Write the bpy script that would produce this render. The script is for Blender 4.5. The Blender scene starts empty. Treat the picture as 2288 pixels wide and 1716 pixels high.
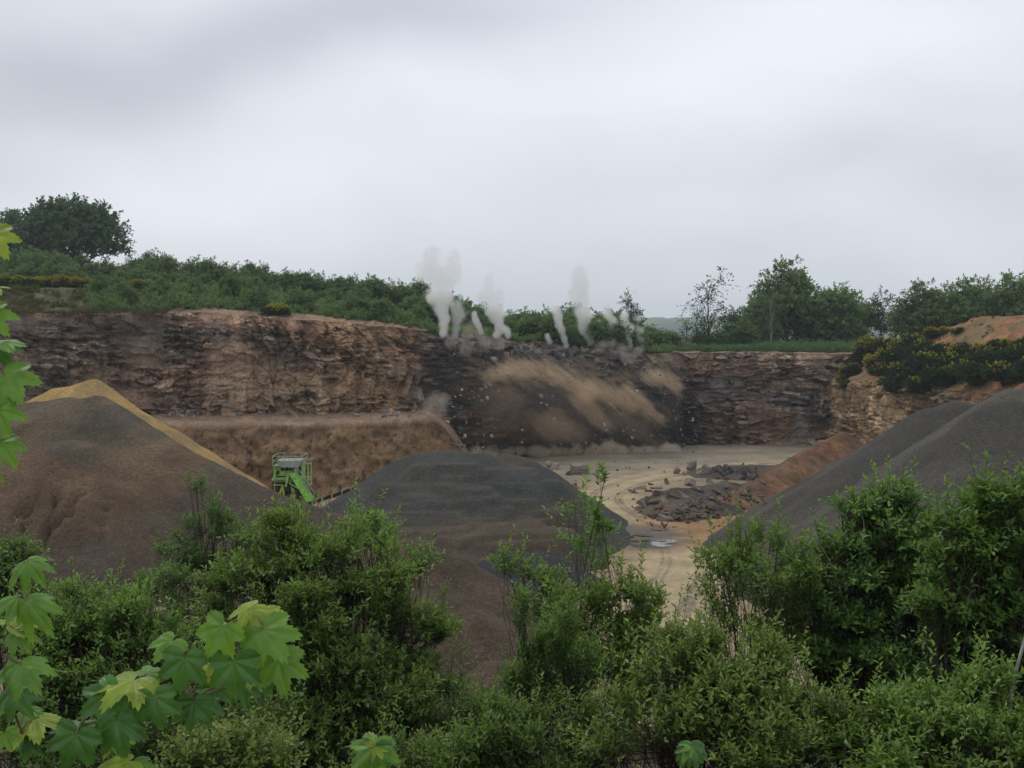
import bpy, bmesh, math, random
import numpy as np
from mathutils import Vector, Matrix, Euler
R = math.radians
S = bpy.context.scene
COL = S.collection
rng = np.random.default_rng(7)
random.seed(7)

# ------------------------------------------------------------------ camera, sky, sun, exposure
F = 2500.0; CX, CY = 1144.0, 858.0; HZ = 730.0; EYE = 17.0
PITCH = math.atan((CY - HZ) / F)
cam_d = bpy.data.cameras.new('camera'); cam = bpy.data.objects.new('camera', cam_d); COL.objects.link(cam)
cam_d.sensor_width = 36; cam_d.lens = 36 * F / 2288; cam_d.clip_start = 0.05; cam_d.clip_end = 9000
cam.location = (0, 0, EYE); cam.rotation_euler = (math.pi / 2 - PITCH, 0, 0)
S.camera = cam

W = bpy.data.worlds.new('World'); S.world = W; W.use_nodes = True
SUN_EL, SUN_AZ = R(58), R(-35)
def build_sky():
    nt = W.node_tree; N = nt.nodes; L = nt.links; N.clear()
    out = N.new('ShaderNodeOutputWorld'); bg = N.new('ShaderNodeBackground')
    sky = N.new('ShaderNodeTexSky'); sky.sky_type = 'NISHITA'; sky.sun_disc = False
    sky.sun_elevation = SUN_EL; sky.sun_rotation = SUN_AZ; sky.dust_density = 4.0
    sm = N.new('ShaderNodeVectorMath'); sm.operation = 'SCALE'; sm.inputs['Scale'].default_value = 0.09
    L.new(sky.outputs[0], sm.inputs[0])
    tc = N.new('ShaderNodeTexCoord')
    # overcast cloud deck: stretched noise plus a few broad cloud masses in fixed sky directions
    mp = N.new('ShaderNodeMapping'); mp.inputs['Scale'].default_value = (1.3, 1.0, 3.2); mp.inputs['Rotation'].default_value = (0, R(-14), 0)
    L.new(tc.outputs['Generated'], mp.inputs['Vector'])
    n1 = N.new('ShaderNodeTexNoise'); n1.inputs['Scale'].default_value = 2.6; n1.inputs['Detail'].default_value = 5; n1.inputs['Roughness'].default_value = 0.45
    n1.inputs['Distortion'].default_value = 0.35
    L.new(mp.outputs[0], n1.inputs['Vector'])
    def math_(op, a, b=None, clamp=False):
        m = N.new('ShaderNodeMath'); m.operation = op; m.use_clamp = clamp
        for i, v in enumerate((a, b)):
            if v is None: continue
            if isinstance(v, (int, float)): m.inputs[i].default_value = v
            else: L.new(v, m.inputs[i])
        return m.outputs[0]
    val = math_('MULTIPLY', math_('SUBTRACT', n1.outputs['Fac'], 0.5), 0.36)
    sep = N.new('ShaderNodeSeparateXYZ'); L.new(tc.outputs['Generated'], sep.inputs[0])
    nd = N.new('ShaderNodeTexNoise'); nd.inputs['Scale'].default_value = 3.0; nd.inputs['Detail'].default_value = 3
    L.new(tc.outputs['Generated'], nd.inputs['Vector'])
    wob = math_('MULTIPLY', math_('SUBTRACT', nd.outputs['Fac'], 0.5), 0.16)
    def mass(px, py, rx, ry, amp, tilt=0.0):
        u0, v0 = (px - CX) / F, (HZ - py) / F
        yy = math_('MAXIMUM', sep.outputs[1], 0.05)
        u = math_('SUBTRACT', math_('ADD', math_('DIVIDE', sep.outputs[0], yy), wob), u0)
        v = math_('SUBTRACT', math_('ADD', math_('DIVIDE', sep.outputs[2], yy), wob), v0)
        c, s = math.cos(tilt), math.sin(tilt)
        a = math_('DIVIDE', math_('ADD', math_('MULTIPLY', u, c), math_('MULTIPLY', v, s)), rx / F)
        b = math_('DIVIDE', math_('SUBTRACT', math_('MULTIPLY', v, c), math_('MULTIPLY', u, s)), ry / F)
        q = math_('ADD', math_('MULTIPLY', a, a), math_('MULTIPLY', b, b))
        return math_('MULTIPLY', math_('EXPONENT', math_('MULTIPLY', q, -1.0)), amp)
    for m in ((60, 130, 420, 170, -0.20), (700, 60, 520, 95, -0.21, 0.06), (1010, 105, 260, 60, -0.10), (60, 330, 200, 70, -0.09),
              (1500, 190, 700, 150, 0.13, 0.20), (420, 330, 500, 100, 0.05), (1950, 60, 420, 120, 0.10), (1850, 370, 420, 90, -0.07),
              (1250, 330, 160, 70, -0.03), (2250, 330, 260, 130, -0.04), (1500, 500, 300, 70, 0.035), (1150, 650, 1700, 130, -0.09), (300, 520, 500, 60, -0.03), (900, 230, 200, 40, 0.05), (1350, 420, 240, 45, -0.035), (2050, 200, 240, 40, -0.04), (650, 420, 260, 50, 0.03)):
        val = math_('ADD', val, mass(*m[:4], m[4] * 1.02, *m[5:]))
    cr = N.new('ShaderNodeValToRGB'); e = cr.color_ramp.elements
    e[0].position = 0.0; e[0].color = (0.33, 0.365, 0.41, 1)
    e[1].position = 1.0; e[1].color = (1.02, 1.03, 1.10, 1)
    k = cr.color_ramp.elements.new(0.5); k.color = (0.70, 0.735, 0.80, 1)
    L.new(math_('ADD', val, 0.55, True), cr.inputs['Fac'])
    mix = N.new('ShaderNodeMix'); mix.data_type = 'RGBA'; mix.inputs['Factor'].default_value = 0.93
    L.new(sm.outputs[0], mix.inputs['A']); L.new(cr.outputs[0], mix.inputs['B'])
    L.new(mix.outputs['Result'], bg.inputs['Color']); bg.inputs['Strength'].default_value = 1.08
    L.new(bg.outputs[0], out.inputs['Surface'])
build_sky()
sd = bpy.data.lights.new('sun', 'SUN'); sd.energy = 0.8; sd.angle = R(25); sd.color = (1, 0.96, 0.9)
so = bpy.data.objects.new('sun', sd); COL.objects.link(so)
sv = Vector((math.sin(SUN_AZ) * math.cos(SUN_EL), math.cos(SUN_AZ) * math.cos(SUN_EL), math.sin(SUN_EL)))
so.rotation_euler = sv.to_track_quat('Z', 'Y').to_euler()
S.view_settings.view_transform = 'Standard'; S.view_settings.look = 'None'
S.view_settings.exposure = 0.0; S.view_settings.gamma = 1.0
cy = S.cycles
cy.max_bounces = 12; cy.diffuse_bounces = 3; cy.glossy_bounces = 2; cy.transmission_bounces = 3
cy.volume_bounces = 12; cy.transparent_max_bounces = 8; cy.use_denoising = True
cy.volume_step_rate = 1.0; cy.volume_max_steps = 256
HAZE_DENSITY = 0.00026

# ------------------------------------------------------------------ helpers: picture geometry
cp, sp_ = math.cos(PITCH), math.sin(PITCH)
def P(px, py, Y):
    """point seen at photo position (px, py) standing Y metres ahead"""
    a, b = (px - CX) / F, (CY - py) / F
    dy = cp + b * sp_; dz = -sp_ + b * cp
    k = Y / dy
    return np.array([a * k, Y, EYE + dz * k])
def G(px, py, z=0.0):
    a, b = (px - CX) / F, (CY - py) / F
    dy = cp + b * sp_; dz = -sp_ + b * cp
    k = (z - EYE) / dz
    return np.array([a * k, dy * k, z])
def proj(X, Y, Z):
    d = Z - EYE
    w = Y * cp - d * sp_; v = Y * sp_ + d * cp
    return CX + F * X / w, CY - F * v / w

# ------------------------------------------------------------------ helpers: noise
def _hash(ix, iy, iz, seed):
    h = (ix.astype(np.int64) * 374761393 + iy.astype(np.int64) * 668265263 + iz.astype(np.int64) * 2147483647 + seed * 974634533) & 0xFFFFFFFF
    h = ((h ^ (h >> 13)) * 1274126177) & 0xFFFFFFFF
    h = ((h ^ (h >> 16)) * 2246822519) & 0xFFFFFFFF
    h = h ^ (h >> 15)
    return (h & 0xFFFFFF) / float(0xFFFFFF)
def vn(x, y, z=0.0, seed=0):
    x, y, z = np.broadcast_arrays(np.asarray(x, float), np.asarray(y, float), np.asarray(z, float))
    ix, iy, iz = np.floor(x), np.floor(y), np.floor(z)
    fx, fy, fz = x - ix, y - iy, z - iz
    fx = fx * fx * (3 - 2 * fx); fy = fy * fy * (3 - 2 * fy); fz = fz * fz * (3 - 2 * fz)
    r = 0
    for a in (0, 1):
        for b in (0, 1):
            for c in (0, 1):
                w = (fx if a else 1 - fx) * (fy if b else 1 - fy) * (fz if c else 1 - fz)
                r = r + w * _hash(ix + a, iy + b, iz + c, seed)
    return r
def fbm(x, y, z=0.0, o=4, seed=0, g=0.5):
    r = 0; a = 1; t = 0; k = 1.0
    for i in range(o):
        r = r + a * vn(np.asarray(x) * k, np.asarray(y) * k, np.asarray(z) * k, seed + i * 17); t += a; a *= g; k *= 2.03
    return r / t
def ss(a, b, x):
    t = np.clip((np.asarray(x, float) - a) / (b - a), 0, 1); return t * t * (3 - 2 * t)
def lerp(a, b, t): return a + (b - a) * t
def mixc(c, col, w):
    return c + (np.asarray(col) - c) * np.clip(w, 0, 1)[..., None]

# ------------------------------------------------------------------ helpers: meshes and objects
def mesh_np(name, V, Q, mat, parent=None, smooth=False, pt=None, fc=None, cols=None):
    me = bpy.data.meshes.new(name)
    V = np.ascontiguousarray(V, np.float32).reshape(-1, 3); Q = np.ascontiguousarray(Q, np.int32)
    k = Q.shape[1]
    me.vertices.add(len(V)); me.vertices.foreach_set('co', V.ravel())
    me.loops.add(Q.size); me.loops.foreach_set('vertex_index', Q.ravel())
    me.polygons.add(len(Q)); me.polygons.foreach_set('loop_start', np.arange(len(Q), dtype=np.int32) * k)
    if smooth: me.polygons.foreach_set('use_smooth', np.ones(len(Q), bool))
    me.update(calc_edges=True)
    for nm, a in (pt or {}).items():
        at = me.attributes.new(nm, 'FLOAT', 'POINT'); at.data.foreach_set('value', np.ascontiguousarray(a, np.float32).ravel())
    for nm, a in (fc or {}).items():
        at = me.attributes.new(nm, 'FLOAT', 'FACE'); at.data.foreach_set('value', np.ascontiguousarray(a, np.float32).ravel())
    if cols is not None:
        c4 = np.ones((len(V), 4), np.float32); c4[:, :3] = np.clip(np.asarray(cols).reshape(-1, 3), 0.004, 0.9)
        at = me.color_attributes.new('Col', 'FLOAT_COLOR', 'POINT'); at.data.foreach_set('color', c4.ravel())
    me.materials.append(mat)
    o = bpy.data.objects.new(name, me); COL.objects.link(o)
    if parent is not None: o.parent = parent
    return o
def grid_quads(n, m):
    i = np.arange(n * m).reshape(n, m)
    return np.stack([i[:-1, :-1], i[1:, :-1], i[1:, 1:], i[:-1, 1:]], -1).reshape(-1, 4)
def tag(o, label, cat, group=None):
    o['label'] = label; o['category'] = cat
    if group: o['group'] = group
    return o
def struct(o, kind='structure', label=None):
    o['kind'] = kind
    if label: o['label'] = label
    return o
def empty(name, loc, rz=0.0):
    o = bpy.data.objects.new(name, None); COL.objects.link(o)
    o.location = tuple(float(v) for v in loc); o.rotation_euler = (0, 0, rz); o.empty_display_size = 0.3
    return o
def dup(root, loc, rz, sc):
    r = root.copy(); COL.objects.link(r)
    r.location = tuple(float(v) for v in loc); r.rotation_euler = (0, 0, rz); r.scale = sc
    for ch in list(root.children):
        c = ch.copy(); COL.objects.link(c); c.parent = r
    return r
class MB:
    """collects boxes, bars and tubes into one mesh"""
    def __init__(s): s.v = []; s.f = []
    def box(s, c, d, rot=None):
        c = Vector(c); n = len(s.v)
        for x, y, z in ((-1, -1, -1), (1, -1, -1), (1, 1, -1), (-1, 1, -1), (-1, -1, 1), (1, -1, 1), (1, 1, 1), (-1, 1, 1)):
            p = Vector((x * d[0] / 2, y * d[1] / 2, z * d[2] / 2))
            if rot: p = rot @ p
            s.v.append(tuple(c + p))
        for f in ((0, 3, 2, 1), (4, 5, 6, 7), (0, 1, 5, 4), (1, 2, 6, 5), (2, 3, 7, 6), (3, 0, 4, 7)): s.f.append(tuple(n + i for i in f))
        return s
    def bar(s, a, b, w, h=None, k=4):
        a, b = Vector(a), Vector(b); d = (b - a)
        q = d.to_track_quat('Z', 'Y'); n = len(s.v); h = h or w
        for p in (a, b):
            for i in range(k):
                t = 2 * math.pi * (i + .5) / k
                s.v.append(tuple(p + q @ Vector((math.cos(t) * w * .7, math.sin(t) * h * .7, 0))))
        for i in range(k):
            j = (i + 1) % k; s.f.append((n + i, n + j, n + k + j, n + k + i))
        s.f.append(tuple(n + i for i in reversed(range(k)))); s.f.append(tuple(n + k + i for i in range(k)))
        return s
    def poly(s, pts, thick, axis):
        """prism: outline pts extruded both ways along axis"""
        ax = Vector(axis) * (thick / 2); n = len(s.v); k = len(pts)
        for sg in (-1, 1):
            for p in pts: s.v.append(tuple(Vector(p) + ax * sg))
        s.f.append(tuple(n + i for i in reversed(range(k)))); s.f.append(tuple(n + k + i for i in range(k)))
        for i in range(k):
            j = (i + 1) % k; s.f.append((n + i, n + j, n + k + j, n + k + i))
        return s
    def build(s, name, mat, parent=None, bevel=0.0):
        me = bpy.data.meshes.new(name); me.from_pydata(s.v, [], s.f); me.update()
        bm = bmesh.new(); bm.from_mesh(me); bmesh.ops.recalc_face_normals(bm, faces=bm.faces)
        if bevel:
            bmesh.ops.bevel(bm, geom=list(bm.edges), offset=bevel, segments=1, affect='EDGES', profile=.5)
        bm.to_mesh(me); bm.free(); me.materials.append(mat)
        o = bpy.data.objects.new(name, me); COL.objects.link(o)
        if parent is not None: o.parent = parent
        return o

# ------------------------------------------------------------------ materials
def new_mat(name):
    m = bpy.data.materials.new(name); m.use_nodes = True
    nt = m.node_tree; return m, nt, nt.nodes, nt.links, nt.nodes['Principled BSDF']
def noise(N, L, vec, scale, detail=4, rough=.55):
    n = N.new('ShaderNodeTexNoise'); n.inputs['Scale'].default_value = scale; n.inputs['Detail'].default_value = detail
    n.inputs['Roughness'].default_value = rough; L.new(vec, n.inputs['Vector']); return n.outputs['Fac']
def mrange(N, L, v, a, b, c, d):
    m = N.new('ShaderNodeMapRange'); L.new(v, m.inputs['Value'])
    for k, q in zip(('From Min', 'From Max', 'To Min', 'To Max'), (a, b, c, d)): m.inputs[k].default_value = q
    return m.outputs[0]
def mat_earth(name, s1=0.7, s2=6.0, a1=.3, a2=.35, bump=.3, bscale=6.0, rough=.95, stretch=(1, 1, 1), s3=None, a3=.4):
    """vertex colour of the ground itself, broken up by two or three scales of grain"""
    m, nt, N, L, b = new_mat(name)
    at = N.new('ShaderNodeAttribute'); at.attribute_name = 'Col'
    tc = N.new('ShaderNodeTexCoord'); mp = N.new('ShaderNodeMapping'); mp.inputs['Scale'].default_value = stretch
    L.new(tc.outputs['Object'], mp.inputs[0])
    f1 = mrange(N, L, noise(N, L, mp.outputs[0], s1), .3, .7, 1 - a1, 1 + a1)
    f2 = mrange(N, L, noise(N, L, mp.outputs[0], s2), .3, .7, 1 - a2, 1 + a2)
    mu = N.new('ShaderNodeMath'); mu.operation = 'MULTIPLY'; L.new(f1, mu.inputs[0]); L.new(f2, mu.inputs[1])
    fac = mu.outputs[0]
    if s3:
        f3 = mrange(N, L, noise(N, L, tc.outputs['Object'], s3, 2), .35, .65, 1 - a3, 1 + a3)
        m3 = N.new('ShaderNodeMath'); m3.operation = 'MULTIPLY'; L.new(fac, m3.inputs[0]); L.new(f3, m3.inputs[1]); fac = m3.outputs[0]
    vm = N.new('ShaderNodeVectorMath'); vm.operation = 'SCALE'; L.new(at.outputs['Color'], vm.inputs[0]); L.new(fac, vm.inputs['Scale'])
    L.new(vm.outputs[0], b.inputs['Base Color']); b.inputs['Roughness'].default_value = rough
    b.inputs['Specular IOR Level'].default_value = .15
    bp = N.new('ShaderNodeBump'); bp.inputs['Strength'].default_value = bump; bp.inputs['Distance'].default_value = .2
    L.new(noise(N, L, tc.outputs['Object'], bscale, 5), bp.inputs['Height']); L.new(bp.outputs[0], b.inputs['Normal'])
    return m
def mat_leaf(name, dark, mid, light, trans=.3, rough=.5, spec=.35, attr='rv'):
    m, nt, N, L, b = new_mat(name)
    at = N.new('ShaderNodeAttribute'); at.attribute_name = attr
    cr = N.new('ShaderNodeValToRGB'); e = cr.color_ramp.elements
    e[0].color = (*dark, 1); e[1].color = (*light, 1); k = e.new(.5); k.color = (*mid, 1)
    L.new(at.outputs['Fac'], cr.inputs[0])
    oi = N.new('ShaderNodeObjectInfo'); hs = N.new('ShaderNodeHueSaturation')
    L.new(mrange(N, L, oi.outputs['Random'], 0, 1, .485, .515), hs.inputs['Hue'])
    mv = N.new('ShaderNodeMath'); mv.operation = 'FRACT'; m7 = N.new('ShaderNodeMath'); m7.operation = 'MULTIPLY'
    L.new(oi.outputs['Random'], m7.inputs[0]); m7.inputs[1].default_value = 7.31; L.new(m7.outputs[0], mv.inputs[0])
    L.new(mrange(N, L, mv.outputs[0], 0, 1, .78, 1.22), hs.inputs['Value']); L.new(cr.outputs[0], hs.inputs['Color'])
    L.new(hs.outputs[0], b.inputs['Base Color']); b.inputs['Roughness'].default_value = rough
    b.inputs['Specular IOR Level'].default_value = spec
    tr = N.new('ShaderNodeBsdfTranslucent'); ms = N.new('ShaderNodeMixShader'); ms.inputs[0].default_value = trans
    tcol = N.new('ShaderNodeMix'); tcol.data_type = 'RGBA'; tcol.inputs['Factor'].default_value = .4; tcol.blend_type = 'MIX'
    L.new(hs.outputs[0], tcol.inputs['A']); tcol.inputs['B'].default_value = (light[0] * 1.3, light[1] * 1.25, light[2] * .6, 1)
    L.new(tcol.outputs['Result'], tr.inputs['Color'])
    L.new(b.outputs[0], ms.inputs[1]); L.new(tr.outputs[0], ms.inputs[2])
    L.new(ms.outputs[0], N['Material Output'].inputs['Surface'])
    return m
def mat_plain(name, col, rough=.6, var=.25, scale=4.0, metal=0.0, bump=.1, spec=.3):
    m, nt, N, L, b = new_mat(name)
    tc = N.new('ShaderNodeTexCoord')
    f = mrange(N, L, noise(N, L, tc.outputs['Object'], scale), .3, .7, 1 - var, 1 + var)
    vm = N.new('ShaderNodeVectorMath'); vm.operation = 'SCALE'; vm.inputs[0].default_value = col; L.new(f, vm.inputs['Scale'])
    L.new(vm.outputs[0], b.inputs['Base Color']); b.inputs['Roughness'].default_value = rough; b.inputs['Metallic'].default_value = metal
    b.inputs['Specular IOR Level'].default_value = spec
    if bump:
        bp = N.new('ShaderNodeBump'); bp.inputs['Strength'].default_value = bump; bp.inputs['Distance'].default_value = .1
        L.new(noise(N, L, tc.outputs['Object'], scale * 3, 5), bp.inputs['Height']); L.new(bp.outputs[0], b.inputs['Normal'])
    return m
def mat_rock(name, c1, c2, scale=1.5):
    m, nt, N, L, b = new_mat(name)
    tc = N.new('ShaderNodeTexCoord'); oi = N.new('ShaderNodeObjectInfo')
    cr = N.new('ShaderNodeValToRGB'); cr.color_ramp.elements[0].color = (*c1, 1); cr.color_ramp.elements[1].color = (*c2, 1)
    ad = N.new('ShaderNodeMath'); ad.operation = 'ADD'
    L.new(mrange(N, L, noise(N, L, tc.outputs['Object'], scale, 6, .7), .3, .7, 0, .6), ad.inputs[0])
    L.new(mrange(N, L, oi.outputs['Random'], 0, 1, -.1, .5), ad.inputs[1]); L.new(ad.outputs[0], cr.inputs[0])
    L.new(cr.outputs[0], b.inputs['Base Color']); b.inputs['Roughness'].default_value = .9; b.inputs['Specular IOR Level'].default_value = .2
    bp = N.new('ShaderNodeBump'); bp.inputs['Strength'].default_value = .5; bp.inputs['Distance'].default_value = .15
    L.new(noise(N, L, tc.outputs['Object'], scale * 3, 6), bp.inputs['Height']); L.new(bp.outputs[0], b.inputs['Normal'])
    return m
def mat_smoke(name, col, density, balls, nscale=.8, rag=1.1, lo=.2, hi=.75, streak=False):
    """smoke thinning out from the middle of every puff, its edge frayed by noise (metres, object space)"""
    m = bpy.data.materials.new(name); m.use_nodes = True
    nt = m.node_tree; N = nt.nodes; L = nt.links; N.clear()
    out = N.new('ShaderNodeOutputMaterial'); v = N.new('ShaderNodeVolumePrincipled')
    v.inputs['Color'].default_value = (*col, 1); v.inputs['Anisotropy'].default_value = 0.1
    tc = N.new('ShaderNodeTexCoord')
    n = N.new('ShaderNodeTexNoise'); n.inputs['Scale'].default_value = nscale; n.inputs['Detail'].default_value = 4; n.inputs['Roughness'].default_value = .6; n.inputs['Distortion'].default_value = .5
    mp = N.new('ShaderNodeMapping'); L.new(tc.outputs['Object'], mp.inputs[0]); L.new(mp.outputs[0], n.inputs['Vector'])
    if streak: mp.vector_type = 'TEXTURE'; mp.inputs['Rotation'].default_value = (0, R(38), 0); mp.inputs['Scale'].default_value = (3.6, 1, .55)
    acc = mrange(N, L, n.outputs['Fac'], 0, 1, -rag * .5, rag * .5)
    for c, r in balls:
        d = N.new('ShaderNodeVectorMath'); d.operation = 'DISTANCE'; L.new(tc.outputs['Object'], d.inputs[0]); d.inputs[1].default_value = tuple(float(q) for q in c)
        k = N.new('ShaderNodeMapRange'); k.interpolation_type = 'SMOOTHSTEP'; L.new(d.outputs['Value'], k.inputs['Value'])
        k.inputs['From Min'].default_value = 0; k.inputs['From Max'].default_value = float(r) * 1.5; k.inputs['To Min'].default_value = 1; k.inputs['To Max'].default_value = 0
        ad = N.new('ShaderNodeMath'); ad.operation = 'ADD'; L.new(acc, ad.inputs[0]); L.new(k.outputs[0], ad.inputs[1]); acc = ad.outputs[0]
    L.new(mrange(N, L, acc, lo, hi, 0, density), v.inputs['Density'])
    L.new(v.outputs[0], out.inputs['Volume']); m.cycles.volume_step_rate = .35
    return m

M = {}
M['face'] = mat_earth('rock_face', .45, 3.0, .28, .32, .6, 4.0, s3=14, a3=.35)
M['plateau'] = mat_earth('plateau_soil', .5, 4.0, .3, .35, .4, 5.0)
M['floor'] = mat_earth('quarry_floor', .25, 1.8, .16, .14, .25, 6.0, s3=9, a3=.12)
M['pile'] = mat_earth('gravel', .35, 4.5, .14, .22, .6, 7.0, s3=11, a3=.3)
M['soil'] = mat_earth('soil', .3, 3.5, .22, .26, .7, 5.0, s3=10, a3=.3)
M['bark'] = mat_plain('bark', (.055, .045, .035), .9, .4, 9.0)
M['bark_pale'] = mat_plain('pale_bark', (.36, .34, .29), .8, .35, 9.0)
M['leaf_far'] = mat_leaf('far_leaf', (.075, .135, .05), (.13, .215, .075), (.195, .285, .095), .36, .6, .25)
M['leaf_oak'] = mat_leaf('oak_leaf', (.04, .09, .045), (.07, .14, .065), (.11, .19, .085), .28, .6, .25)
M['leaf_birch'] = mat_leaf('birch_leaf', (.03, .06, .03), (.06, .11, .05), (.11, .17, .075), .3, .6, .25)
M['leaf_gorse'] = mat_leaf('gorse_spine', (.014, .03, .014), (.03, .06, .02), (.07, .115, .035), .15, .7, .2)
M['blossom'] = mat_leaf('gorse_blossom', (.15, .16, .02), (.36, .33, .025), (.60, .54, .04), .3, .6, .2)
M['leaf_bush'] = mat_leaf('bush_leaf', (.046, .105, .02), (.125, .245, .042), (.27, .41, .085), .42, .42, .5)
M['leaf_bush_y'] = mat_leaf('yellow_bush_leaf', (.06, .105, .018), (.135, .22, .038), (.28, .37, .08), .38, .42, .5)
M['leaf_bush_d'] = mat_leaf('dark_bush_leaf', (.04, .09, .022), (.105, .20, .042), (.23, .35, .08), .4, .38, .55)
M['under'] = mat_leaf('undergrowth_leaf', (.06, .12, .05), (.10, .19, .075), (.16, .26, .10), .25, .65, .2)
M['grass'] = mat_leaf('dry_grass', (.07, .08, .03), (.11, .115, .045), (.17, .16, .06), .25, .8, .1)
M['rock'] = mat_rock('rock', (.10, .085, .072), (.36, .31, .255))
M['rock_red'] = mat_rock('red_rock', (.10, .055, .035), (.21, .13, .085))
M['rock_dark'] = mat_rock('dark_rock', (.035, .032, .03), (.15, .135, .12))
M['rock_slab'] = mat_rock('slab_rock', (.06, .05, .042), (.24, .205, .165))
M['rock_pale'] = mat_rock('pale_rock', (.30, .28, .25), (.6, .57, .52))

# ------------------------------------------------------------------ rock faces
def layers(zmin, zmax, a, b, seed):
    r = np.random.default_rng(seed); z = [zmin]
    while z[-1] < zmax: z.append(z[-1] + r.uniform(a, b) * (1.6 if r.random() < .2 else 1))
    return np.array(z)
def blocks(s, z, lay, wmin, wmax, seed):
    """bedded rock: every bed is cut into blocks standing out by their own amount"""
    k = np.clip(np.searchsorted(lay, z) - 1, 0, len(lay) - 2)
    r = np.random.default_rng(seed); n = len(lay)
    w = r.uniform(wmin, wmax, n); off = r.uniform(0, 50, n)
    u = (s + off[k]) / w[k] + 1.1 * (vn(s / w[k] * .6, k * 7.3, 0, seed + 3) - .5)
    cell = np.floor(u); fu = u - cell
    fz = (z - lay[k]) / (lay[k + 1] - lay[k])
    h = _hash(k, cell, np.zeros_like(cell), seed); h2 = _hash(k, cell, np.zeros_like(cell) + 5, seed + 1)
    return h, h2, fu, fz, k
def voro(u, v, seed):
    """irregular cells: id hashes, distance to the nearest joint"""
    iu, iv = np.floor(u), np.floor(v); b1 = np.full(u.shape, 9.0); b2 = np.full(u.shape, 9.0); cu = iu.copy(); cv = iv.copy()
    for a in (-1, 0, 1):
        for c in (-1, 0, 1):
            x, y = iu + a, iv + c; z0 = np.zeros_like(x)
            px_ = x + .12 + .76 * _hash(x, y, z0, seed); py_ = y + .12 + .76 * _hash(x, y, z0 + 1, seed)
            d = np.maximum(np.abs(u - px_), np.abs(v - py_)) * .7 + .3 * (np.abs(u - px_) + np.abs(v - py_))
            m = d < b1; b2 = np.where(m, b1, np.minimum(b2, d)); b1 = np.where(m, d, b1); cu = np.where(m, x, cu); cv = np.where(m, y, cv)
    z0 = np.zeros_like(cu)
    return _hash(cu, cv, z0 + 7, seed), _hash(cu, cv, z0 + 8, seed), b2 - b1
def poly_interp(ctrl, n):
    c = np.array(ctrl, float)
    t = np.concatenate([[0], np.cumsum(np.hypot(np.diff(c[:, 0]), np.diff(c[:, 1])))])
    q = np.linspace(0, t[-1], n)
    out = np.stack([np.interp(q, t, c[:, i]) for i in range(c.shape[1])], 1)
    return q, out
def smooth1(a, w):
    k = np.ones(w) / w; p = np.pad(a, (w // 2, w - 1 - w // 2), mode='edge'); return np.convolve(p, k, 'valid')

# top edge of the main face: px, Y, py of the rim
RIM = [(-420, 110, 707), (-100, 116, 704), (60, 120, 700), (200, 123, 703), (350, 126, 702), (420, 126.5, 697), (600, 128, 708), (760, 130, 720), (900, 133, 731),
       (960, 137, 736), (1010, 143, 748), (1080, 149, 752), (1180, 154, 764), (1300, 158, 776), (1450, 160, 790), (1540, 161, 789), (1650, 161, 788), (1800, 160, 790), (1960, 158, 792), (2300, 157, 792), (2750, 156, 792)]
_c = []
for px, Y, py in RIM:
    p = P(px, py, Y); _c.append((p[0], Y, p[2]))
NS, NT = 1900, 190
sA, cA = poly_interp(_c, NS)
rimX, rimY, rimZ = smooth1(cA[:, 0], 41), smooth1(cA[:, 1], 61), smooth1(cA[:, 2], 31)
rim_px = CX + F * rimX / rimY
heave = ss(955, 1030, rim_px) * (1 - ss(1480, 1545, rim_px))
rimZ = rimZ + .25 * (fbm(sA / 1.7, 3.3, 0, 3, 11) - .5) + heave * .9 * (fbm(sA / 1.3, 9.1, 0, 2, 12) - .5)
tx, ty = np.gradient(rimX), np.gradient(rimY); ln = np.hypot(tx, ty)
nX, nY = smooth1(ty / ln, 81), smooth1(-tx / ln, 81)

def blobs_colour(col, px, py, blobs, seed):
    wx = px + 46 * (fbm(px / 60, py / 30, 0, 3, seed) - .5) * 2; wy = py + 22 * (fbm(px / 60, py / 30, 5, 3, seed + 1) - .5) * 2
    for b in blobs:
        x, y, rx, ry, c, a = b[:6]; t = math.radians(b[6]) if len(b) > 6 else 0
        dx, dy = wx - x, wy - y
        u = (dx * math.cos(t) + dy * math.sin(t)) / rx; v = (-dx * math.sin(t) + dy * math.cos(t)) / ry
        col = mixc(col, c, a * ss(1.35, .65, np.sqrt(u * u + v * v)))
    return col

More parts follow.
